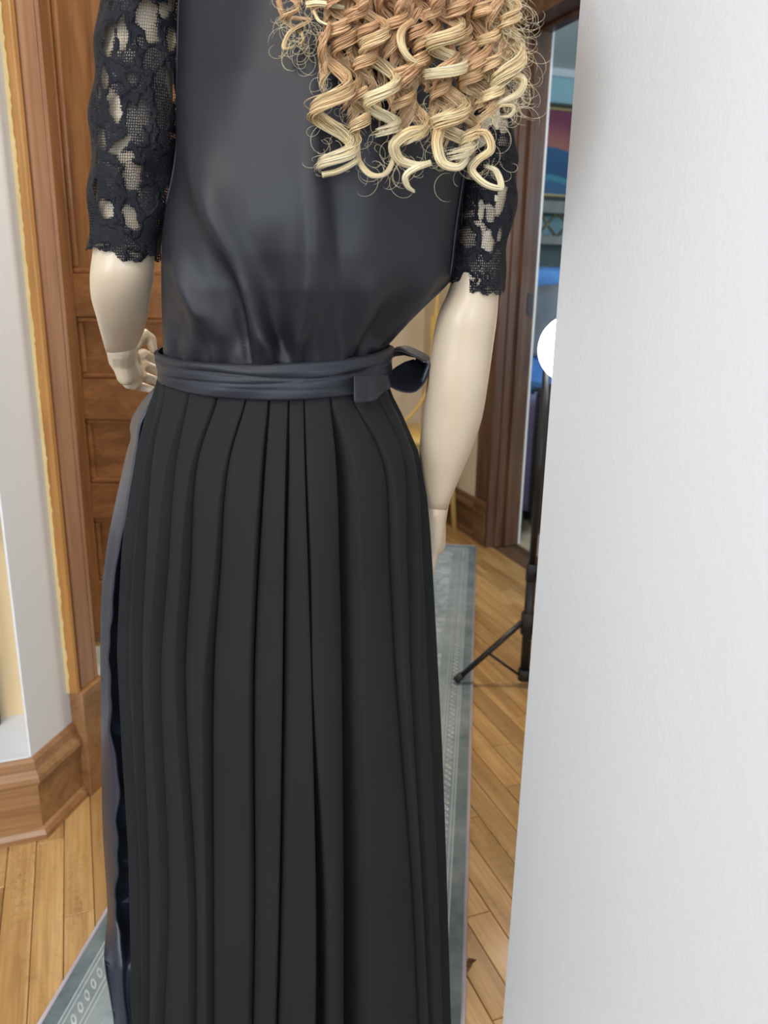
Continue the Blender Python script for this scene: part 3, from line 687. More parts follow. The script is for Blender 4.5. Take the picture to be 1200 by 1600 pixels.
# short gathered sash end under the sash
rl = []
for i in range(13):
    q_ = i/12; r_ = []
    for j in range(25):
        x = 553+54*j/24+4*q_*(j/24); y = 586+lerp([(0, 42), (.35, 44), (.6, 38), (1, 18)], j/24)*q_+1.2*math.sin(j*0.6)*q_
        Yd = lerp([(553, 0.905), (580, 0.925), (611, 0.965)], x)
        p = hd(x, y, Yd-0.004*q_-0.0025*math.sin(j*0.55)*q_); r_.append(ch(p.x, p.y, p.z))
    rl.append(r_)
MB().grid(rl).build('sash_end', M['sash'], gown, True, solid=0.0008)
# long taffeta side drape on the left hip
DL = [(582, 256), (600, 246), (625, 224), (650, 208), (668, 203), (684, 205), (700, 200), (770, 184), (850, 168), (930, 159), (1000, 157), (1100, 158), (1200, 159), (1300, 161), (1380, 166), (1430, 168), (1500, 163), (1560, 172), (1600, 178), (1760, 186)]
DC = [(582, 259), (600, 252), (640, 232), (665, 216), (700, 214), (770, 207), (850, 190), (930, 176), (1000, 172), (1100, 176), (1200, 181), (1300, 183), (1400, 186), (1480, 188), (1560, 194), (1600, 200), (1760, 204)]
DR = [(582, 264), (650, 246), (700, 240), (850, 224), (1000, 216), (1300, 226), (1440, 224), (1490, 219), (1530, 211), (1600, 212), (1760, 218)]
rl = []
for i in range(131):
    y = 582+i*9
    jag = 3.2*math.sin(y*0.021+0.4)+2.2*math.sin(y*0.047+1)+1.3*math.sin(y*0.113+2*math.sin(y*0.013))
    amp = lerp([(582, 0), (640, .9), (720, .5), (900, .25), (1000, .8), (1250, 1.2), (1420, 1.0), (1500, .2)], y)
    l, c, r = smooth_tab(DL, y), smooth_tab(DC, y)+jag*amp, smooth_tab(DR, y)
    crk = 0.005*amp*(math.sin(y*0.09)+0.6*math.sin(y*0.21+0.5))
    pts = [(l+1.5, 1.055), (l, 1.035), (l+(c-l)*.35, 1.012), (l+(c-l)*.7, 0.998), (c-1.0, 0.990), (c+1.2, 0.998+crk*.3), (c+(r-c)*.2, 1.022+crk), (c+(r-c)*.45, 1.034-crk*1.5), (c+(r-c)*.7, 1.040+crk*1.3), (r, 1.034-crk)]
    if y > 1440:
        f = min(1, (y-1440)/70); pts = [(x, Y+(0.955+0.006*math.sin(k*1.3+y*.02)-Y)*f*0.9) for k, (x, Y) in enumerate(pts)]
    row_ = [hd(x, y, Y) for x, Y in pts]
    if min(p.z for p in row_) < 0.016: break
    rl.append([ch(p.x, p.y, p.z) for p in row_])
MB().grid(rl).build('side_drape', M['tafta'], gown, True, solid=0.0008)
# lace sleeves
def ellw(lst, org, sc):
    return [((x/sc+org[0]), (y/sc+org[1]), rx/sc, ry/sc, math.radians(an), k) for x, y, rx, ry, an, k in lst]
WL = ellw([(470,80,62,85,0,1),(497,190,38,62,-8,.95),(252,215,34,95,8,1),(332,190,30,92,-6,1),(610,225,26,62,0,.9),(230,440,20,66,-5,.95),(603,480,20,112,-10,1),(640,625,14,38,-10,1),(288,600,36,88,-10,1),(322,825,74,28,-42,1),(352,890,52,32,-12,.9),(388,1000,48,84,0,.85),(180,1075,15,55,0,.9),(242,1190,40,56,-20,.95),(378,1235,38,78,-14,.95),(565,60,26,54,-15,1),(604,20,18,50,0,1),(212,785,24,66,-8,.7),(640,745,16,66,0,.9),
            (500,330,52,62,20,.55),(400,690,46,92,0,.6),(560,520,48,130,-6,.5),(455,640,28,84,-6,.62),(590,790,50,52,0,.45),(388,445,30,30,0,.65),(350,310,50,40,30,.45),(440,240,20,40,-30,.5),(420,780,40,40,0,.45),(470,1130,50,70,-20,.4),(560,680,30,60,0,.5),(300,500,40,30,0,.4),(200,520,12,40,0,.8),(190,900,10,40,0,.9),(265,1215,20,20,0,.6),(200,1390,35,10,-8,.9),(235,1388,18,8,0,.9),(400,1445,40,16,20,.7),(330,1295,40,14,20,.3),(385,1480,30,10,15,.6)], (100, 0), 3.637)
WR = ellw([(425,655,32,46,-20,1),(425,735,32,26,-10,.75),(410,1040,26,90,10,1),(306,1090,16,62,0,1),(352,1110,24,58,-8,.9),(240,1118,36,20,-20,.65),(300,1170,40,14,25,.9),(318,1195,14,40,0,.9),(232,1235,42,58,-18,.7),(340,1255,32,56,0,1),(402,1220,11,42,8,.9),(238,1435,20,16,20,.95),(262,1450,14,12,0,.9),(295,1470,9,24,20,.95),(338,1440,8,14,0,.8),(345,1500,22,8,-10,.8),(385,1480,18,7,-10,.8),(190,1390,16,6,0,.6),(420,810,30,20,0,.5),(370,900,40,30,0,.4),(300,960,40,30,0,.4),
            (400,500,30,50,0,.5),(430,400,24,50,0,.5)], (660, 0), 3.333)
def opened(px, py, W):
    v_ = 0; cord = False
    for x, y, rx, ry, an, k in W:
        dx, dy = px-x, py-y; c_, s_ = math.cos(an), math.sin(an); u = (dx*c_+dy*s_)/rx; w = (-dx*s_+dy*c_)/ry
        d = abs(u)**2.4+abs(w)**2.4
        d *= 1+0.22*math.sin(px*0.31+py*0.17+x)+0.16*math.sin(px*0.13-py*0.37+y)
        if d < 1.5: v_ = max(v_, k*min(1, max(0, (1.22-d)/0.4)))
        elif d < 3.2 and v_ == 0: cord = True
    return v_ if v_ > 0 or not cord else -1.0
def sleeve(L, R, Ys, hem, W, mirror):
    NR, NC = 170, 220; rows = []; op = []; uvs = []
    y0 = L[0][0]
    for i in range(NR+1):
        q_ = i/NR; r_ = []
        for j in range(NC):
            ph = -math.pi+2*math.pi*j/NC
            hy = hem(math.sin(ph), math.cos(ph))+5.5*abs(math.sin(ph*6+0.4))+1.8*abs(math.sin(ph*19))
            y = y0+(hy-y0)*q_
            l, r = smooth_tab(L, y), smooth_tab(R, y); p, s = hd(l, y, lerp(Ys, y)), hd(r, y, lerp(Ys, y)); a_ = (s.x-p.x)/2
            o = 0.0014*math.sin(3*ph+y*0.03)+0.0009*math.sin(7*ph-y*0.05)+0.0016*math.sin(y*0.055+2*ph)
            if q_ > 0.93: o += 0.0022*((q_-0.93)/0.07)*math.sin(ph*6+0.4)**2
            rr = a_+o; z = (p.z+s.z)/2
            X, Y = (p.x+s.x)/2+rr*math.sin(ph), lerp(Ys, y)-rr*1.0*math.cos(ph)
            v = ch(X, Y, z); r_.append(v)
            px, py = pr(X, Y, z)
            if math.cos(ph) < 0: px = l+r-px+11*mirror; py += 23
            op.append(opened(px, py, W)); uvs.append((ph*a_, z))
        rows.append(r_)
    o = MB().grid(rows, True); f = o.build('sleeve', M['lace'], gown, True); me = f.data
    at_ = me.attributes.new('open', 'FLOAT', 'POINT'); at_.data.foreach_set('value', op)
    ul = me.uv_layers.new(name='UVMap')
    for pl in me.polygons:
        us = [uvs[me.loops[k].vertex_index] for k in pl.loop_indices]; wrapv = max(u[0] for u in us)-min(u[0] for u in us) > 0.1
        for k, u in zip(pl.loop_indices, us): ul.data[k].uv = (u[0]+(0.3 if wrapv and u[0] < 0 else 0), u[1])
    return f
sleeve([(-80, 205), (-50, 185), (0, 162), (60, 152), (150, 148), (250, 144), (300, 141), (350, 142), (420, 143)], [(-80, 290), (-50, 292), (0, 293), (60, 292), (150, 288), (230, 284), (290, 276), (330, 266), (380, 252), (420, 247)], [(-80, .985), (420, .985)],
       lambda s, c: 386+20*math.exp(-((s-.45)/.5)**2), WL, 1)
sleeve([(-80, 715), (0, 716), (100, 722), (200, 726), (300, 724), (350, 717), (400, 709), (470, 703)], [(-80, 770), (-40, 790), (60, 806), (186, 801), (225, 806), (250, 813), (275, 806), (310, 804), (345, 801), (375, 793), (420, 790), (470, 786)], [(-80, .99), (470, .99)],
       lambda s, c: 440+13*max(0, c)+6*s-6*max(0, -c), WR, -1)

# ------------------------------------------------------------------ wig
wig = empty('wig', ch(MX+.05, MY, 1.55)); tag(wig, 'long blonde ringlet wig hanging down the back of the black gown', 'wig')
def put_attr(o, name, vals):
    a_ = o.data.attributes.new(name, 'FLOAT', 'POINT'); a_.data.foreach_set('value', vals)
def strands(paths, rad, tones, name, parent=wig, k=3):
    """paths: list of point lists; tones: list of per-point values"""
    V = []; F = []; T = []
    for P, tn in zip(paths, tones):
        n = len(P); o0 = len(V); ref = None
        for i, p in enumerate(P):
            t = P[min(i+1, n-1)]-P[max(i-1, 0)]; t = t.normalized() if t.length > 1e-9 else Vector((0,0,1))
            if ref is None: ref = t.orthogonal().normalized()
            ref = ref-t*ref.dot(t); ref = ref.normalized() if ref.length > 1e-6 else t.orthogonal().normalized()
            bn = t.cross(ref); e = i/(n-1); r = rad*(1-0.75*max(0, (e-0.8)/0.2))
            for j in range(k):
                a_ = 2*math.pi*j/k; V.append(p+(ref*math.cos(a_)+bn*math.sin(a_))*r); T.append(tn[i])
        F += [(o0+i*k+j, o0+i*k+(j+1) % k, o0+(i+1)*k+(j+1) % k, o0+(i+1)*k+j) for i in range(n-1) for j in range(k)]
    m = MB(); m.v = V; m.f = F
    ob = m.build(name, M['hair'], parent, True); put_attr(ob, 'tone', T); return ob
rh = random.Random(21)
def helix(axis, R, turns, phase, Y, w, n, tone, name='curl', rad=0.00052, squeeze=1.0, hand=1, dens=24):
    """axis: [(px,py)...] px positions, R px radius (start,mid,end), w ribbon width px along the axis"""
    ax = crom([(x, y, 0) for x, y in axis], 12); NS = int(turns*dens)+20
    paths = []; tones = []
    L = len(ax)-1
    for s in range(n):
        da = (rh.random()-.5)*w; dr = rh.gauss(0, 0.10); dp = rh.gauss(0, 0.15); dt = rh.gauss(0, 0.09); w1, w2 = rh.random()*6, rh.random()*6
        P = []; T = []
        e1 = 1-0.10*rh.random()
        for i in range(NS+1):
            q_ = i/NS*e1; f = q_*L; k = min(int(f), L-1); c = ax[k]+(ax[k+1]-ax[k])*(f-k)
            rr = lerp([(0, R[0]), (.45, R[1]), (1, R[2])], q_)*(1+dr+0.05*math.sin(q_*9+w1)); th = phase+hand*2*math.pi*turns*q_+dp
            y = c.y+da*(0.35+0.65*min(1, q_*3))*(1-0.35*q_)
            m_ = mpp(Y, 1.4)
            p = hd(c.x+rr*math.cos(th), y+0.10*rr*math.sin(th+1), Y-hand*rr*m_*math.sin(th)*squeeze+0.002*math.sin(w2+q_*8))
            P.append(ch(p.x, p.y, p.z)); T.append(min(1, max(0, lerp(tone, q_)+dt)))
        paths.append(P); tones.append(T)
    return strands(paths, rad, tones, name)
def lock(ctrl, w, n, tone, name='lock', rad=0.00052, fall=0.5):
    """ctrl: (px,py,Y) centre path; ribbon of n strands w px wide"""
    C = crom([Vector(c) for c in ctrl], 10); paths = []; tones = []
    for s in range(n):
        u = rh.uniform(-1, 1); u2 = rh.gauss(0, .35); dt = rh.gauss(0, .07); w1 = rh.random()*6; cut = int(len(C)*(1-0.08*rh.random()))
        P = []; T = []
        for i in range(cut):
            q_ = i/(len(C)-1); t = C[min(i+1, len(C)-1)]-C[max(i-1, 0)]; nn = Vector((-t.y, t.x, 0)); nn = nn.normalized() if nn.length > 1e-6 else Vector((1, 0, 0))
            ww = w*0.5*(1-fall*q_*q_)
            x = C[i].x+nn.x*u*ww+1.2*math.sin(w1+q_*7); y = C[i].y+nn.y*u*ww
            p = hd(x, y, C[i].z+u2*0.005+0.004*u*u); P.append(ch(p.x, p.y, p.z)); T.append(min(1, max(0, lerp(tone, q_)+dt)))
        paths.append(P); tones.append(T)
    return strands(paths, rad, tones, name)
def Z(l): return [(400+x/2.4, y/2.4) for x, y in l]
TB = [(0, .22), (.5, .40), (1, .62)]; TT = [(0, .35), (.35, .58), (.7, .85), (1, .98)]; TL = [(0, .6), (.4, .85), (1, 1.0)]
YH = 0.845
# back layer: wavy tan lengths falling from the crown
for i, (x0, x1, y1, w) in enumerate(((285, 275, 330, 60), (330, 320, 400, 60), (370, 370, 450, 70), (410, 400, 470, 70), (450, 430, 440, 60), (500, 480, 480, 70), (545, 530, 500, 70), (575, 560, 500, 70), (610, 590, 470, 60), (660, 640, 330, 60), (700, 690, 470, 60), (745, 740, 540, 60), (790, 780, 540, 70), (830, 830, 500, 60), (870, 870, 450, 60), (905, 900, 420, 60), (935, 930, 330, 60))):
    ax = Z([(x0*0.8+115, -170), (x0, 0), ((x0+x1)/2, y1*0.5), (x1, y1)])
    helix(ax, (5, 10, 15), 1.9+0.8*rh.random(), rh.random()*6, YH+0.008-0.010*rh.random(), 60, 60, TB, 'wave', 0.0006, 0.4)
# the ringlets in front
helix(Z([(262, 90), (285, 220), (290, 330), (292, 450), (295, 560), (300, 640)]), (8, 33, 27), 2.45, 0.9, YH-.018, 26, 90, TT)
helix(Z([(400, -30), (430, 60), (455, 160), (470, 300), (472, 420), (470, 500)]), (10, 25, 24), 3.3, 0.2, YH-.020, 22, 84, TT)
helix(Z([(545, -20), (570, 120), (575, 280), (585, 420), (585, 540)]), (12, 20, 26), 2.2, 1.2, YH-.010, 24, 60, [(0, .28), (.5, .40), (.8, .6), (1, .9)])
helix(Z([(690, -60), (710, 40), (715, 110), (718, 190), (716, 250), (700, 300)]), (14, 28, 28), 2.5, 0.6, YH-.024, 22, 84, [(0, .3), (.3, .6), (.6, .85), (1, .95)])
helix(Z([(720, 200), (715, 320), (735, 430), (745, 510), (745, 590)]), (14, 26, 28), 2.3, 0.2, YH-.020, 26, 90, TT)
helix(Z([(830, 0), (830, 120), (835, 240), (850, 330), (850, 450)]), (14, 22, 20), 2.0, 2.0, YH-.012, 24, 60, [(0, .25), (.5, .42), (1, .66)])
helix(Z([(900, -60), (920, 60), (930, 160), (935, 260), (945, 350), (930, 400)]), (14, 29, 18), 1.9, 0.4, YH-.010, 30, 90, [(0, .35), (.4, .68), (1, .95)])
helix(Z([(100, -60), (125, 20), (135, 90), (150, 170)]), (6, 17, 14), 1.8, 2.8, YH-.002, 9, 16, [(0, .3), (.5, .5), (1, .62)], 'curl', 0.0005)
helix(Z([(330, -60), (345, 60), (330, 160), (345, 260), (340, 370)]), (10, 20, 18), 2.1, 1.5, YH-.006, 24, 60, [(0, .28), (.5, .42), (1, .62)])
helix(Z([(620, -50), (640, 60), (640, 160), (650, 240)]), (10, 18, 20), 1.5, 2.2, YH-.008, 22, 50, [(0, .28), (.5, .42), (1, .6)])
helix(Z([(770, -60), (780, 40), (790, 160), (800, 280), (770, 360)]), (12, 20, 18), 2.0, 0.2, YH-.006, 24, 60, [(0, .25), (.6, .45), (1, .7)])
helix(Z([(470, -60), (500, 40), (490, 120), (520, 220)]), (12, 16, 18), 1.3, 0.9, YH-.010, 24, 50, [(0, .25), (.6, .40), (1, .55)])
# in-between curls that fill the mass
for (x0, y0, x1, y1, R_, tn, ph) in ((300, -40, 320, 210, 17, .45, 0), (380, -60, 375, 130, 16, .35, 2), (430, 40, 400, 330, 17, .42, 4), (520, -40, 520, 160, 18, .38, 1), (560, 180, 545, 420, 17, .45, 3), (610, 60, 610, 330, 16, .40, 5), (660, -60, 660, 70, 16, .35, 2), (700, 300, 690, 480, 18, .55, 0), (760, -40, 765, 160, 18, .40, 4), (800, 160, 815, 400, 18, .48, 1), (860, -60, 870, 180, 20, .48, 3), (880, 180, 890, 400, 18, .62, 5), (945, -40, 960, 150, 16, .60, 2), (400, 330, 385, 520, 14, .60, 1), (800, 400, 805, 560, 15, .66, 2)):
    helix(Z([(x0, y0), ((x0*2+x1)/3, y0+(y1-y0)*.33), ((x0+2*x1)/3, y0+(y1-y0)*.66), (x1, y1)]), (R_*.7, R_, R_*.9), (y1-y0)/115, ph, YH-.008-.006*rh.random(), 24, 46, [(0, tn-.1), (.6, tn+.05), (1, tn+.2)])
# looser ends traced one by one
def lk(pts, Y, w, n, tone, **kw): lock([(400+x/2.4, y/2.4, Y+d) for x, y, d in pts], w*1.25/2.4, int(n*2), tone, **kw)
lk([(375, 420, .01), (380, 520, .0), (385, 600, -.008), (430, 655, -.012), (485, 650, -.010), (515, 590, 0), (500, 520, .01)], YH-.008, 16, 16, TL)
lk([(625, 490, -.008), (570, 500, -.014), (520, 545, -.012), (540, 600, -.004), (600, 620, 0), (655, 610, -.006)], YH-.010, 34, 34, TL)
lk([(655, 610, -.006), (600, 630, -.012), (560, 660, -.010), (570, 700, -.004), (600, 722, 0)], YH-.010, 16, 16, [(0, .9), (1, 1.0)])
lk([(590, 80, .0), (550, 110, -.006), (545, 165, -.010), (580, 220, -.008), (645, 242, 0)], YH-.016, 22, 26, [(0, .4), (.5, .8), (1, .95)])
lk([(690, 470, 0), (680, 540, -.006), (700, 610, -.010), (760, 625, -.010), (800, 580, -.004)], YH-.024, 30, 34, TL)
lk([(800, 500, 0), (860, 500, -.006), (880, 560, -.008), (830, 600, -.006), (810, 640, -.006), (860, 690, -.008), (918, 702, -.004), (900, 640, 0), (850, 620, .006)], YH-.014, 22, 26, TL)
lk([(895, 300, 0), (960, 280, -.004), (1003, 300, -.002), (985, 350, -.004), (915, 385, -.006), (880, 410, 0)], YH-.012, 22, 26, TL)
lk([(880, 430, 0), (920, 395, -.006), (965, 400, -.004), (950, 435, 0), (890, 435, .004)], YH-.010, 12, 14, TL)
lk([(870, 410, 0), (890, 450, -.003), (905, 490, 0)], YH-.004, 12, 12, TL)
lk([(190, 20, 0), (240, 15, -.004), (340, 30, -.006)], YH-.006, 22, 22, [(0, .8), (1, .98)])
lk([(215, 40, 0), (240, 80, -.004), (290, 95, -.004), (335, 70, 0)], YH-.006, 8, 10, TL)
lk([(85, 0, 0), (110, 60, -.003), (200, 75, -.004), (130, 120, 0), (105, 180, 0), (150, 170, 0)], YH, 14, 14, [(0, .3), (.5, .55), (1, .8)])
lk([(250, 120, 0), (255, 200, -.003), (265, 290, 0)], YH-.010, 22, 20, [(0, .3), (1, .6)])
lk([(250, 655, -.006), (310, 640, -.010), (375, 600, -.006), (360, 570, .0)], YH-.014, 16, 18, [(0, .9), (1, .98)])
# wig cap of hair over the crown (above the picture)
hcx, hcy, hcz = MX+.075, MY+.03, 1.71
paths = []; tones = []
for s in range(420):
    a_ = rh.uniform(-math.pi*0.95, math.pi*0.95); P = []; T = []; lim = 0.86 if abs(a_) < 1.3 else 0.66
    lift = 1+0.03*rh.random()
    for i in range(22):
        q_ = i/21; el = math.pi/2-q_*math.pi*0.72*lim
        rx, ry, rz = .092*lift, .106*lift, .120*lift
        if el > -0.35:
            X = hcx+rx*math.cos(el)*math.sin(a_); Y = hcy-ry*math.cos(el)*math.cos(a_); Z_ = hcz+rz*math.sin(el)
        else:
            X, Y, Z_ = P_last[0]*1.0, P_last[1]-0.004*(1 if math.cos(a_) > 0 else 0), P_last[2]-0.016
        P_last = (X, Y, Z_); P.append(ch(X, Y, Z_)); T.append(0.22+0.1*math.sin(s)+0.15*q_)
    paths.append(P); tones.append(T)
strands(paths, 0.0022, tones, 'crown_hair')
# lengths joining the crown to the back layer
paths = []; tones = []
for s in range(260):
    x0 = rh.uniform(-.075, .085); x1 = x0*1.25+.065; P = []; T = []; w1 = rh.random()*6
    for i in range(20):
        q_ = i/19; z = 1.70-0.30*q_; X = hcx+x0+(x1-x0)*q_+0.007*math.sin(w1+q_*9); Y = lerp([(0, .915), (.4, .885), (1, .855)], q_)+rh.uniform(0, .0)+0.006*math.cos(w1+q_*9)+0.012*math.sin(s)
        P.append(ch(X, Y, z)); T.append(0.22+0.25*q_+0.08*math.sin(s*1.7))
    paths.append(P); tones.append(T)
strands(paths, 0.0011, tones, 'back_hair')
# flyaway strands
paths = []; tones = []
for s in range(480):
    zone = rh.random()
    if zone < 0.42: x, y = rh.uniform(880, 1000), rh.uniform(-20, 420); dx = rh.uniform(20, 70)
    elif zone < 0.55: x, y = rh.uniform(90, 240), rh.uniform(0, 200); dx = rh.uniform(-40, 30)
    else: x, y = rh.uniform(230, 930), rh.uniform(250, 660); dx = rh.uniform(-40, 40)
    x, y = 400+x/2.4, y/2.4; R_ = rh.uniform(4, 17); th = rh.random()*6; P = []; T = []; sg = rh.choice((-1, 1)); tn = rh.uniform(.8, 1)
    for i in range(18):
        q_ = i/17; p = hd(x+dx/2.4*q_+R_*(math.cos(th+sg*q_*4.5)-math.cos(th)), y+rh.uniform(0, .3)+18*q_+R_*(math.sin(th+sg*q_*4.5)-math.sin(th)), YH-.012+.02*math.sin(th)*q_)
        P.append(ch(p.x, p.y, p.z)); T.append(tn)
    paths.append(P); tones.append(T)
fa = strands(paths, 0.00012, tones, 'flyaway_strands', k=3); fa['kind'] = 'stuff'

# ------------------------------------------------------------------ runner rug
def m_rug(hw, hl):
    m, nt, b = newmat('teal distressed runner pile'); q = N(nt); v = q.obj(); s = q.sep(v)
    dx = q.math('SUBTRACT', hw, q.math('ABSOLUTE', s[0])); dy = q.math('SUBTRACT', hl, q.math('ABSOLUTE', s[1])); d = q.math('MINIMUM', dx, dy)
    dark, mid, lite, pale = (0.058, 0.092, 0.102), (0.145, 0.190, 0.203), (0.31, 0.36, 0.38), (0.58, 0.61, 0.62)
    n1 = q.noise(v, 26, 6, 0.7); n2 = q.noise(v, 9, 5, 0.65, 1.2)
    wv = q.n('ShaderNodeTexVoronoi', feature='DISTANCE_TO_EDGE'); q.link(v, wv.inputs['Vector']); wv.inputs['Scale'].default_value = 16
    orn = q.math('MULTIPLY', q.ramp(wv.outputs['Distance'], [(0.04, (1,1,1)), (0.12, (0,0,0))]), q.ramp(n1, [(0.35, (0,0,0)), (0.6, (1,1,1))]))
    field = q.mix(orn, q.ramp(n2, [(0.3, mid), (0.5, lite), (0.7, pale)]), (0.13, 0.21, 0.21))
    field = q.mix(q.math('MULTIPLY', n1, 0.5), field, lite)
    along = q.math('ADD', s[0], s[1])
    ph = q.math('MULTIPLY', along, 2*math.pi/0.046)
    # little ring motif in the guard band, centre line d=0.075
    uu = q.math('MULTIPLY', q.math('SINE', ph), 0.010); rr = q.math('SQRT', q.math('ADD', q.math('POWER', uu, 2.0), q.math('POWER', q.math('SUBTRACT', d, 0.051), 2.0)))
    ringm = q.math('MULTIPLY', q.math('MULTIPLY', q.math('GREATER_THAN', rr, 0.0040), q.math('LESS_THAN', rr, 0.0080)), q.ramp(n1, [(0.35, (0.2, 0.2, 0.2)), (0.6, (0.9, 0.9, 0.9))]))
    guard = q.mix(ringm, mid, pale)
    def band(lo, hi): return q.math('MULTIPLY', q.math('GREATER_THAN', d, lo), q.math('LESS_THAN', d, hi))
    col = q.mix(q.math('LESS_THAN', d, 0.098), field, q.mix(q.math('MULTIPLY', n1, 0.8), mid, lite))
    for lo, hi, c in ((0.0, 0.029, q.mix(q.math('MULTIPLY', n1, 0.75), dark, mid)), (0.029, 0.032, lite), (0.032, 0.036, mid), (0.036, 0.039, lite), (0.039, 0.063, guard), (0.063, 0.066, lite), (0.066, 0.070, mid), (0.070, 0.073, lite)):
        col = q.mix(band(lo, hi), col, c)
    col = q.mix(q.math('MULTIPLY', q.ramp(q.noise(v, 5, 5, 0.7), [(0.4, (0,0,0)), (0.75, (1,1,1))]), 0.35), col, pale)
    q.link(col, b.inputs['Base Color']); b.inputs['Roughness'].default_value = 0.9; b.inputs['Specular IOR Level'].default_value = 0.15
    b.inputs['Sheen Weight'].default_value = 0.15
    q.bump(q.math('ADD', q.noise(v, 700, 2), n1), 0.5, 0.002, b)
    return m
RA = math.radians(6.4)                              # runner heading in the viewer's frame
rd = Vector((math.sin(RA), math.cos(RA))); rn = Vector((rd.y, -rd.x))
FRc = Vector((0.422, 3.452)); RWd = 0.685; RLn = 2.95
ctr = FRc-rn*(RWd/2)-rd*(RLn/2)
rug = empty('runner_rug', ch(ctr.x, ctr.y, 0)); rug.rotation_euler = (0, 0, -YAW-RA)
tag(rug, 'long faded teal runner rug with patterned border under the gown', 'rug')
def local(mb, name, mat, parent, **kw):           # mesh given in the parent's own axes
    w = list(parent['_w']); parent['_w'] = [0.0, 0.0, 0.0]; o = mb.build(name, mat, parent, **kw); parent['_w'] = w; o['_w'] = [0.0, 0.0, 0.0]; return o
hw, hl = RWd/2-0.007, RLn/2-0.007
local(MB().box((-hw, -hl, 0.0004), (hw, hl, 0.0075)), 'pile', m_rug(hw, hl), rug)
bind = plain('lilac grey edge binding', (0.36, 0.31, 0.33), 0.85, var=0.15, bump=0.6, bscale=300)
for a_, c_ in (((-hw, -hl), (-hw, hl)), ((hw, -hl), (hw, hl)), ((-hw, -hl), (hw, -hl)), ((-hw, hl), (hw, hl))):
    local(MB().tube([(a_[0], a_[1], .0045), (c_[0], c_[1], .0045)], (0.0058, 0.0042), 8), 'edge_binding', bind, rug, smooth=True)
# pale mat by the open door
mt = ch(-0.86, 2.24)
pm = empty('door_mat', (mt.x, mt.y, 0)); pm.rotation_euler = (0, 0, -YAW); tag(pm, 'pale woven mat peeping out below the open panel door', 'mat')
local(MB().box((-0.16, -0.13, 0.0004), (0.16, 0.12, 0.009)), 'pile', M['mat'], pm, bevel=0.002)

# ------------------------------------------------------------------ yellow chair in the far corner
cc = ch(0.147, 3.700); chr_ = empty('yellow_chair', (cc.x, cc.y, 0)); chr_.rotation_euler = (0, 0, -YAW-math.radians(36.9))
tag(chr_, 'buttery yellow wooden chair in the corner behind the mannequin arm', 'chair')
m = MB(); rws = []
for z, k in ((.445, .90), (.452, .98), (.462, 1.0), (.474, .98), (.480, .93)):
    rws.append([Vector((.185*k*math.copysign(abs(math.cos(t))**.55, math.cos(t)), .175*k*math.copysign(abs(math.sin(t))**.55, math.sin(t)), z)) for t in [2*math.pi*j/36 for j in range(36)]])
m.grid(rws, True); m.f.append(tuple(range(36))); m.f.append(tuple(range(4*36, 5*36)))
local(m, 'seat', M['yellow'], chr_, smooth=True)
for sx in (-1, 1):
    for sy in (-1, 1):
        local(MB().tube([(sx*.105, sy*.105, .45), (sx*.118, sy*.118, .30), (sx*.14, sy*.14, .0)], [.014, .017, .0125], 12), 'leg', M['yellow'], chr_, smooth=True)
    local(MB().tube([(sx*.128, -.128, .16), (sx*.128, 0, .16), (sx*.128, .128, .16)], [.007, .010, .007], 10), 'stretcher', M['yellow'], chr_, smooth=True)
    local(MB().tube([(sx*.06, .150, .47), (sx*.055, .168, .68), (sx*.05, .185, .90)], [.009, .010, .010], 10), 'back_post', M['yellow'], chr_, smooth=True)
    local(MB().tube([(sx*.042, .185+.0006*i, .99+.011*i) for i in range(16)], [.013 if i % 2 else .009 for i in range(16)], 12), 'ridged_finial', M['yellow'], chr_, smooth=True)
    local(MB().tube(crom([(sx*.052, .172, .72), (sx*.064, .160, .64), (sx*.100, .120, .55), (sx*.150, .070, .478)], 6), .0085, 10), 'bent_brace', M['yellow'], chr_, smooth=True)
for sy in (-1, 1): local(MB().tube([(-.130, sy*.130, .130), (0, sy*.130, .130), (.130, sy*.130, .130)], [.007, .010, .007], 10), 'stretcher', M['yellow'], chr_, smooth=True)
local(MB().box((-.066, .174, .875), (.066, .196, .995)), 'crest_rail', M['yellow'], chr_, bevel=.005)

# ------------------------------------------------------------------ studio light on tripod behind the partition
tp = ch(0.425, 2.165); st = empty('light_stand', (tp.x, tp.y, 0)); tag(st, 'black tripod light stand half hidden by the white partition', 'light stand')
st.rotation_euler = (0, 0, -YAW)
T_ = lambda mb, nm, mat, sm=True, **kw: local(mb, nm, mat, st, smooth=sm, **kw)
T_(MB().tube([(0, 0, .028), (0, 0, .37)], .0140, 14), 'lower_tube', M['black']); T_(MB().tube([(0, 0, .36), (0, 0, .932)], .0105, 14), 'middle_tube', M['black'])
T_(MB().tube([(0, 0, .17), (0, 0, .235)], .021, 14), 'leg_collar', M['blackp']); T_(MB().tube([(0, 0, .022), (0, 0, .055)], .019, 14), 'foot_collar', M['blackp'])
T_(MB().tube([(0, 0, .335), (0, 0, .385)], .0165, 14), 'clamp_collar', M['blackp'])
T_(MB().tube([(.012, -.012, .355), (.022, -.026, .357), (.028, -.036, .359)], [.007, .013, .013], 10), 'clamp_knob', M['blackp'])
T_(MB().ball((.016, -.016, .155), .009, 10, 6), 'rivet', M['chrome'])
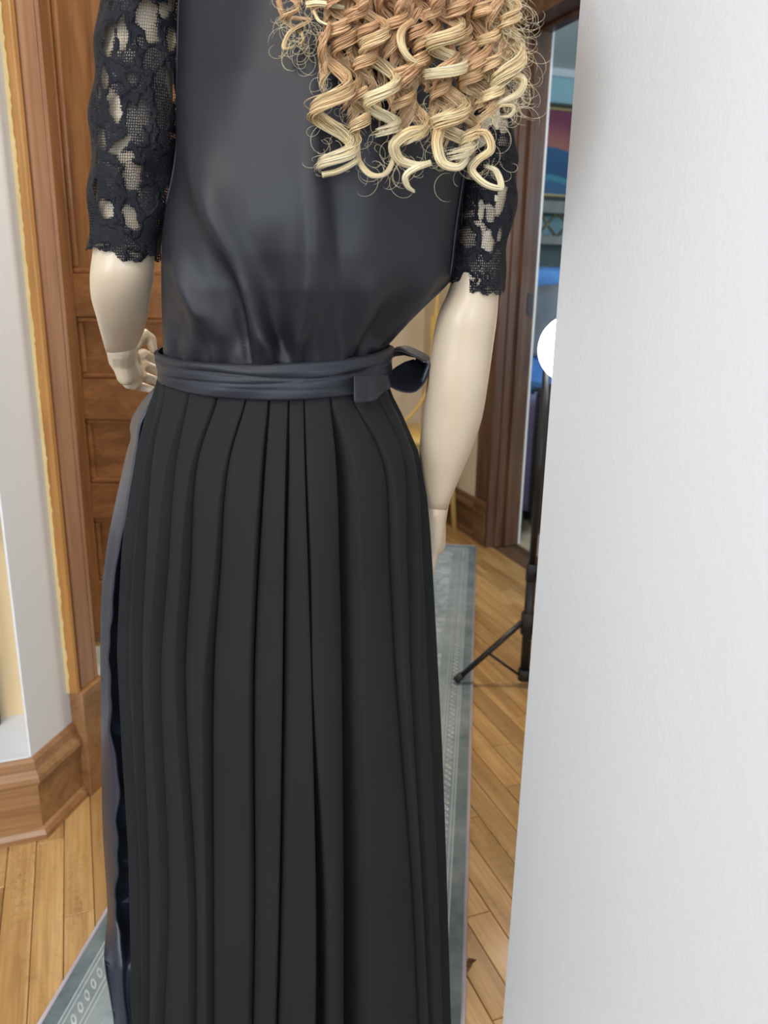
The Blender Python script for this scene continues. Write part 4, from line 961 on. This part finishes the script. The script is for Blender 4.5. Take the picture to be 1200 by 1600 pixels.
for k, a_ in enumerate((182, 318, 62)):
    d = Vector((math.cos(math.radians(a_)), math.sin(math.radians(a_)), 0)); top = d*.018+Vector((0, 0, .205)); ft = d*.200+Vector((0, 0, .0195 if k == 0 else .0125))
    lg = T_(MB().tube([top, ft], .0085, 10), 'leg', M['black'])
    lc = MB().tube([ft-(ft-top).normalized()*.022, ft+(ft-top).normalized()*.004], .0115, 10)
    local(lc, 'rubber_foot', M['blackp'], lg, smooth=True)
    T_(MB().tube([d*.018+Vector((0, 0, .038)), top+(ft-top)*.52], .0042, 8), 'brace', M['black'])
# round lamp head
lp = empty('round_studio_lamp', ch(0.483, 2.165, 0.930)); lp.rotation_euler = (0, 0, -YAW)
tag(lp, 'round glowing studio lamp on the light stand at the partition edge', 'lamp')
glow, ntg, bg_ = newmat('cold white lamp diffuser'); bg_.inputs['Emission Color'].default_value = (0.80, 0.93, 1, 1); bg_.inputs['Emission Strength'].default_value = 14; bg_.inputs['Base Color'].default_value = (0.9, 0.9, 0.9, 1)
RL = 0.077
local(MB().tube([(0, y, .06) for y in (-.012, -.020, -.026)], [RL+.010, RL+.006, RL*.8], 48), 'diffuser', glow, lp, smooth=True)
local(MB().tube([(0, y, .06) for y in (-.011, .012, .022, .03)], [RL+.004, RL+.004, RL*.8, RL*.3], 48), 'housing', M['blackp'], lp, smooth=True)
local(MB().tube([(-.05, .02, 0.0), (-.03, .03, .03), (0, .028, .06)], .009, 10), 'bracket', M['black'], lp, smooth=True)

# ------------------------------------------------------------------ niche: black framed panel on the sill
fr = empty('picture_in_black_frame', (-0.385, 1.785, SILL+0.004)); tag(fr, 'black picture frame standing on the niche sill at the left edge', 'picture frame')
FX0, FX1, FZ = -0.17, 0.163, 0.52
for x0, x1, z0, z1 in ((FX0, FX1, 0, .035), (FX0, FX1, FZ-.035, FZ), (FX0, FX0+.035, .035, FZ-.035), (FX1-.035, FX1, .035, FZ-.035)):
    local(MB().box((x0, -.010, z0), (x1, .012, z1)), 'frame_bar', M['black'], fr, bevel=.002)
local(MB().box((FX0+.03, -.002, .03), (FX1-.03, .008, FZ-.03)), 'picture_panel', plain('dim grey print', (.12, .12, .13), .4, var=.5), fr)

# ------------------------------------------------------------------ the blue room's things
def facing(px, py, Y): p = at(px, py, Y); return p
blue_floor = MB().box((V_B-0.012, 1.05, -0.003), (5.6, 5.6, 0.004)).build('floor_blue_room', plain('beige carpet', (.36, .30, .22), .95, var=.15, bump=.6, bscale=300)); struct(blue_floor, 'beige carpet of the blue room past the walnut doorway', 'floor')
# painting on the aqua wall
def wallpt(px, py, u):      # where the sight line meets the plane y=u
    d = ray(px, py); D = ch(d.x, d.y, d.z); k = u/D.y; return Vector((D.x*k, u, HCAM+D.z*k))
a0 = wallpt(862, 160, 5.56); a1 = wallpt(850, 312, 5.56); pz1, pz0 = a0.z, a1.z; pxl = 3.06
pa = empty('sunset_painting', (pxl+.45, 5.575, pz0)); tag(pa, 'framed sunset seascape painting on the aqua wall', 'painting')
pm_, ntp, bp = newmat('sunset seascape canvas'); q = N(ntp); s = q.sep(q.obj())
hN = q.math('ADD', q.math('DIVIDE', s[2], pz1-pz0), q.math('MULTIPLY', q.math('SINE', q.math('MULTIPLY', s[0], 11)), .03))
q.link(q.ramp(hN, [(.06, (.07, .16, .30)), (.17, (.07, .16, .30)), (.19, (.08, .30, .38)), (.235, (.08, .30, .38)), (.25, (.035, .10, .22)), (.52, (.045, .13, .27)), (.535, (.50, .18, .13)), (.66, (.42, .12, .13)), (.80, (.25, .05, .10)), (.95, (.22, .05, .10))]), bp.inputs['Base Color']); bp.inputs['Roughness'].default_value = .7
Hp = pz1-pz0
local(MB().box((-.45, -.002, .02), (.45, .012, Hp-.02)), 'canvas', pm_, pa)
for x0, x1, z0, z1 in ((-.47, .47, 0, .03), (-.47, .47, Hp-.03, Hp), (-.47, -.44, .03, Hp-.03), (.44, .47, .03, Hp-.03)):
    o = local(MB().box((x0, -.02, z0), (x1, .012, z1)), 'frame_bar', M['darkframe'], pa, bevel=.003)
for z0 in (.03, Hp-.042): local(MB().box((-.44, -.012, z0), (.44, .0, z0+.012)), 'gilt_slip', M['gold'], pa)
# grey shelf with crossed brass rails
us = 5.25
zA = [wallpt(855, y, us).z for y in (313, 333, 368, 382, 416)]; xc = wallpt(854, 350, us).x
sf = empty('cross_rail_shelf', (xc+.05, us, 0)); tag(sf, 'grey shelf unit with crossed brass rails below the painting', 'shelf')
def SB(x0, x1, y0, y1, z0, z1, nm, mat, **kw): return local(MB().box((x0, y0, z0), (x1, y1, z1)), nm, mat, sf, **kw)
SB(-.45, .75, -.02, .26, zA[1], zA[0], 'top_board', M['greyw'], bevel=.006); SB(-.45, .75, -.02, .26, zA[3], zA[2], 'shelf_board', M['greyw'], bevel=.006)
for x in (-.43, .71): SB(x, x+.03, 0, .25, 0.006, zA[1], 'upright', M['greyw'], bevel=.003)
SB(-.40, .71, .235, .25, .02, zA[3], 'back_panel', plain('slate panel', (.10, .135, .14), .7, var=.1))
wz = zA[1]-zA[2]; dx_ = wz*.95
for k in range(5):
    c_ = -.05+(k-1)*dx_*1.15
    for s_ in (-1, 1):
        local(MB().tube([(c_-s_*dx_/2, -.008, zA[2]), (c_+s_*dx_/2, -.008, zA[1])], .010, 8), 'cross_rail', plain('aged brass rail', (.20, .16, .09), .5, .4) if k == 0 and s_ < 0 else bpy.data.materials['aged brass rail'], sf, smooth=True)
# blue armchair
ca = at(852, 418, 4.75); bc = empty('blue_armchair', (ca.x+.12, ca.y, 0.004)); tag(bc, 'sky blue high backed armchair behind the round lamp', 'armchair')
def rbox(x0, x1, y0, y1, z0, z1, nm, mat, par, b_=.03): return local(MB().box((x0, y0, z0), (x1, y1, z1)), nm, mat, par, bevel=b_)
rbox(-.36, .36, .0, .16, .12, ca.z, 'backrest', M['bluef'], bc, .06); rbox(-.36, .36, -.55, .0, .12, .44, 'seat', M['bluef'], bc, .05)
for s_ in (-1, 1): rbox(s_*.36-.06, s_*.36+.06, -.55, .1, .12, .64, 'arm', M['bluef'], bc, .05)
for s_ in (-1, 1):
    for y_ in (-.5, .1): local(MB().tube([(s_*.3, y_, .13), (s_*.3, y_, .0)], [.022, .014], 10), 'leg', M['jamb'], bc, smooth=True)
th = empty('grey_throw', (bc.location.x-.12, bc.location.y-.02, ca.z-.34)); 
rws = []
for i in range(14):
    q_ = i/13; rws.append([Vector((-.20+.40*j/13, -.012-.012*math.sin(j*1.1+q_*2)-.01, .34*(1-q_)-.07*(j/13)*q_+.05*(j/13)*(1-q_)-0.12)) for j in range(14)])
tag(th, 'grey throw draped over the blue armchair back', 'throw')
local(MB().grid(rws), 'cloth', plain('soft grey throw', (.22, .23, .25), .9, var=.2), th, smooth=True, solid=.006)
# suitcases just inside the doorway
def suitcase(name, loc, rot, Wc, Dc, Hc, mat, label, handle):
    t = empty(name, loc); t.rotation_euler = (0, 0, rot); tag(t, label, 'suitcase', None)
    local(MB().box((-Wc/2, -Dc/2, .045), (Wc/2, Dc/2, Hc)), 'shell', mat, t, bevel=.035)
    local(MB().box((-Wc/2-.001, -.006, .06), (Wc/2+.001, .006, Hc-.015)), 'zip_band', M['blackp'], t, bevel=.002)
    for sx in (-1, 1):
        for sy in (-1, 1): local(MB().tube([(sx*(Wc/2-.05)-.01, sy*(Dc/2-.05), .025), (sx*(Wc/2-.05)+.01, sy*(Dc/2-.05), .025)], .025, 14), 'wheel', M['blackp'], t, smooth=True)
    local(MB().tube(crom([(-.08, 0, Hc-.005), (-.075, 0, Hc+.018), (0, 0, Hc+.024), (.075, 0, Hc+.018), (.08, 0, Hc-.005)], 5), .009, 10), 'top_handle', M['blackp'], t, smooth=True)
    if handle:
        local(MB().tube(crom([(-.070, -Dc/2, Hc-.17), (-.072, -Dc/2-.022, Hc-.165), (-.072, -Dc/2-.026, Hc-.125), (-.072, -Dc/2-.022, Hc-.085), (-.070, -Dc/2, Hc-.08)], 6), (.012, .008), 10), 'side_handle', M['chrome'], t, smooth=True)
pp = ch(0.80, 3.97); suitcase('purple_suitcase', (pp.x, pp.y, .004), -YAW, .26, .24, .62, M['purple'], 'purple suitcase behind the black one in the doorway', False)
pp = ch(0.824, 3.72); suitcase('black_suitcase', (pp.x, pp.y, .004), -YAW, .24, .22, .675, M['blackp'], 'black suitcase with a silver side handle in the doorway', True)
# ------------------------------------------------------------------ dry leaf scrap on the boards
lf = ch(*[(_p.x, _p.y) for _p in [hd(735, 1512, 1.0)]][0]); d = ray(735, 1512); k = HCAM/-d.z; lf = ch(d.x*k, d.y*k)
rows = []
for i in range(9):
    q_ = i/8; w = 0.0075*math.sin(math.pi*min(1, q_*1.05+.02))**0.7*(1+0.25*math.sin(i*2.3))
    rows.append([lf+Vector((-0.013+0.026*q_+0.004*t, 0.010*q_+t*w, 0.002+0.004*abs(t)+0.003*math.sin(q_*5))) for t in (-1, -.5, 0, .5, 1)])
tag(MB().grid(rows).build('dry_leaf', plain('curled brown leaf', (0.10, 0.045, 0.018), 0.8, var=0.3), None, True, solid=0.0006), 'tiny curled brown leaf lying beside the runner rug', 'leaf')
for o in bpy.data.objects:
    if '_w' in o: del o['_w']
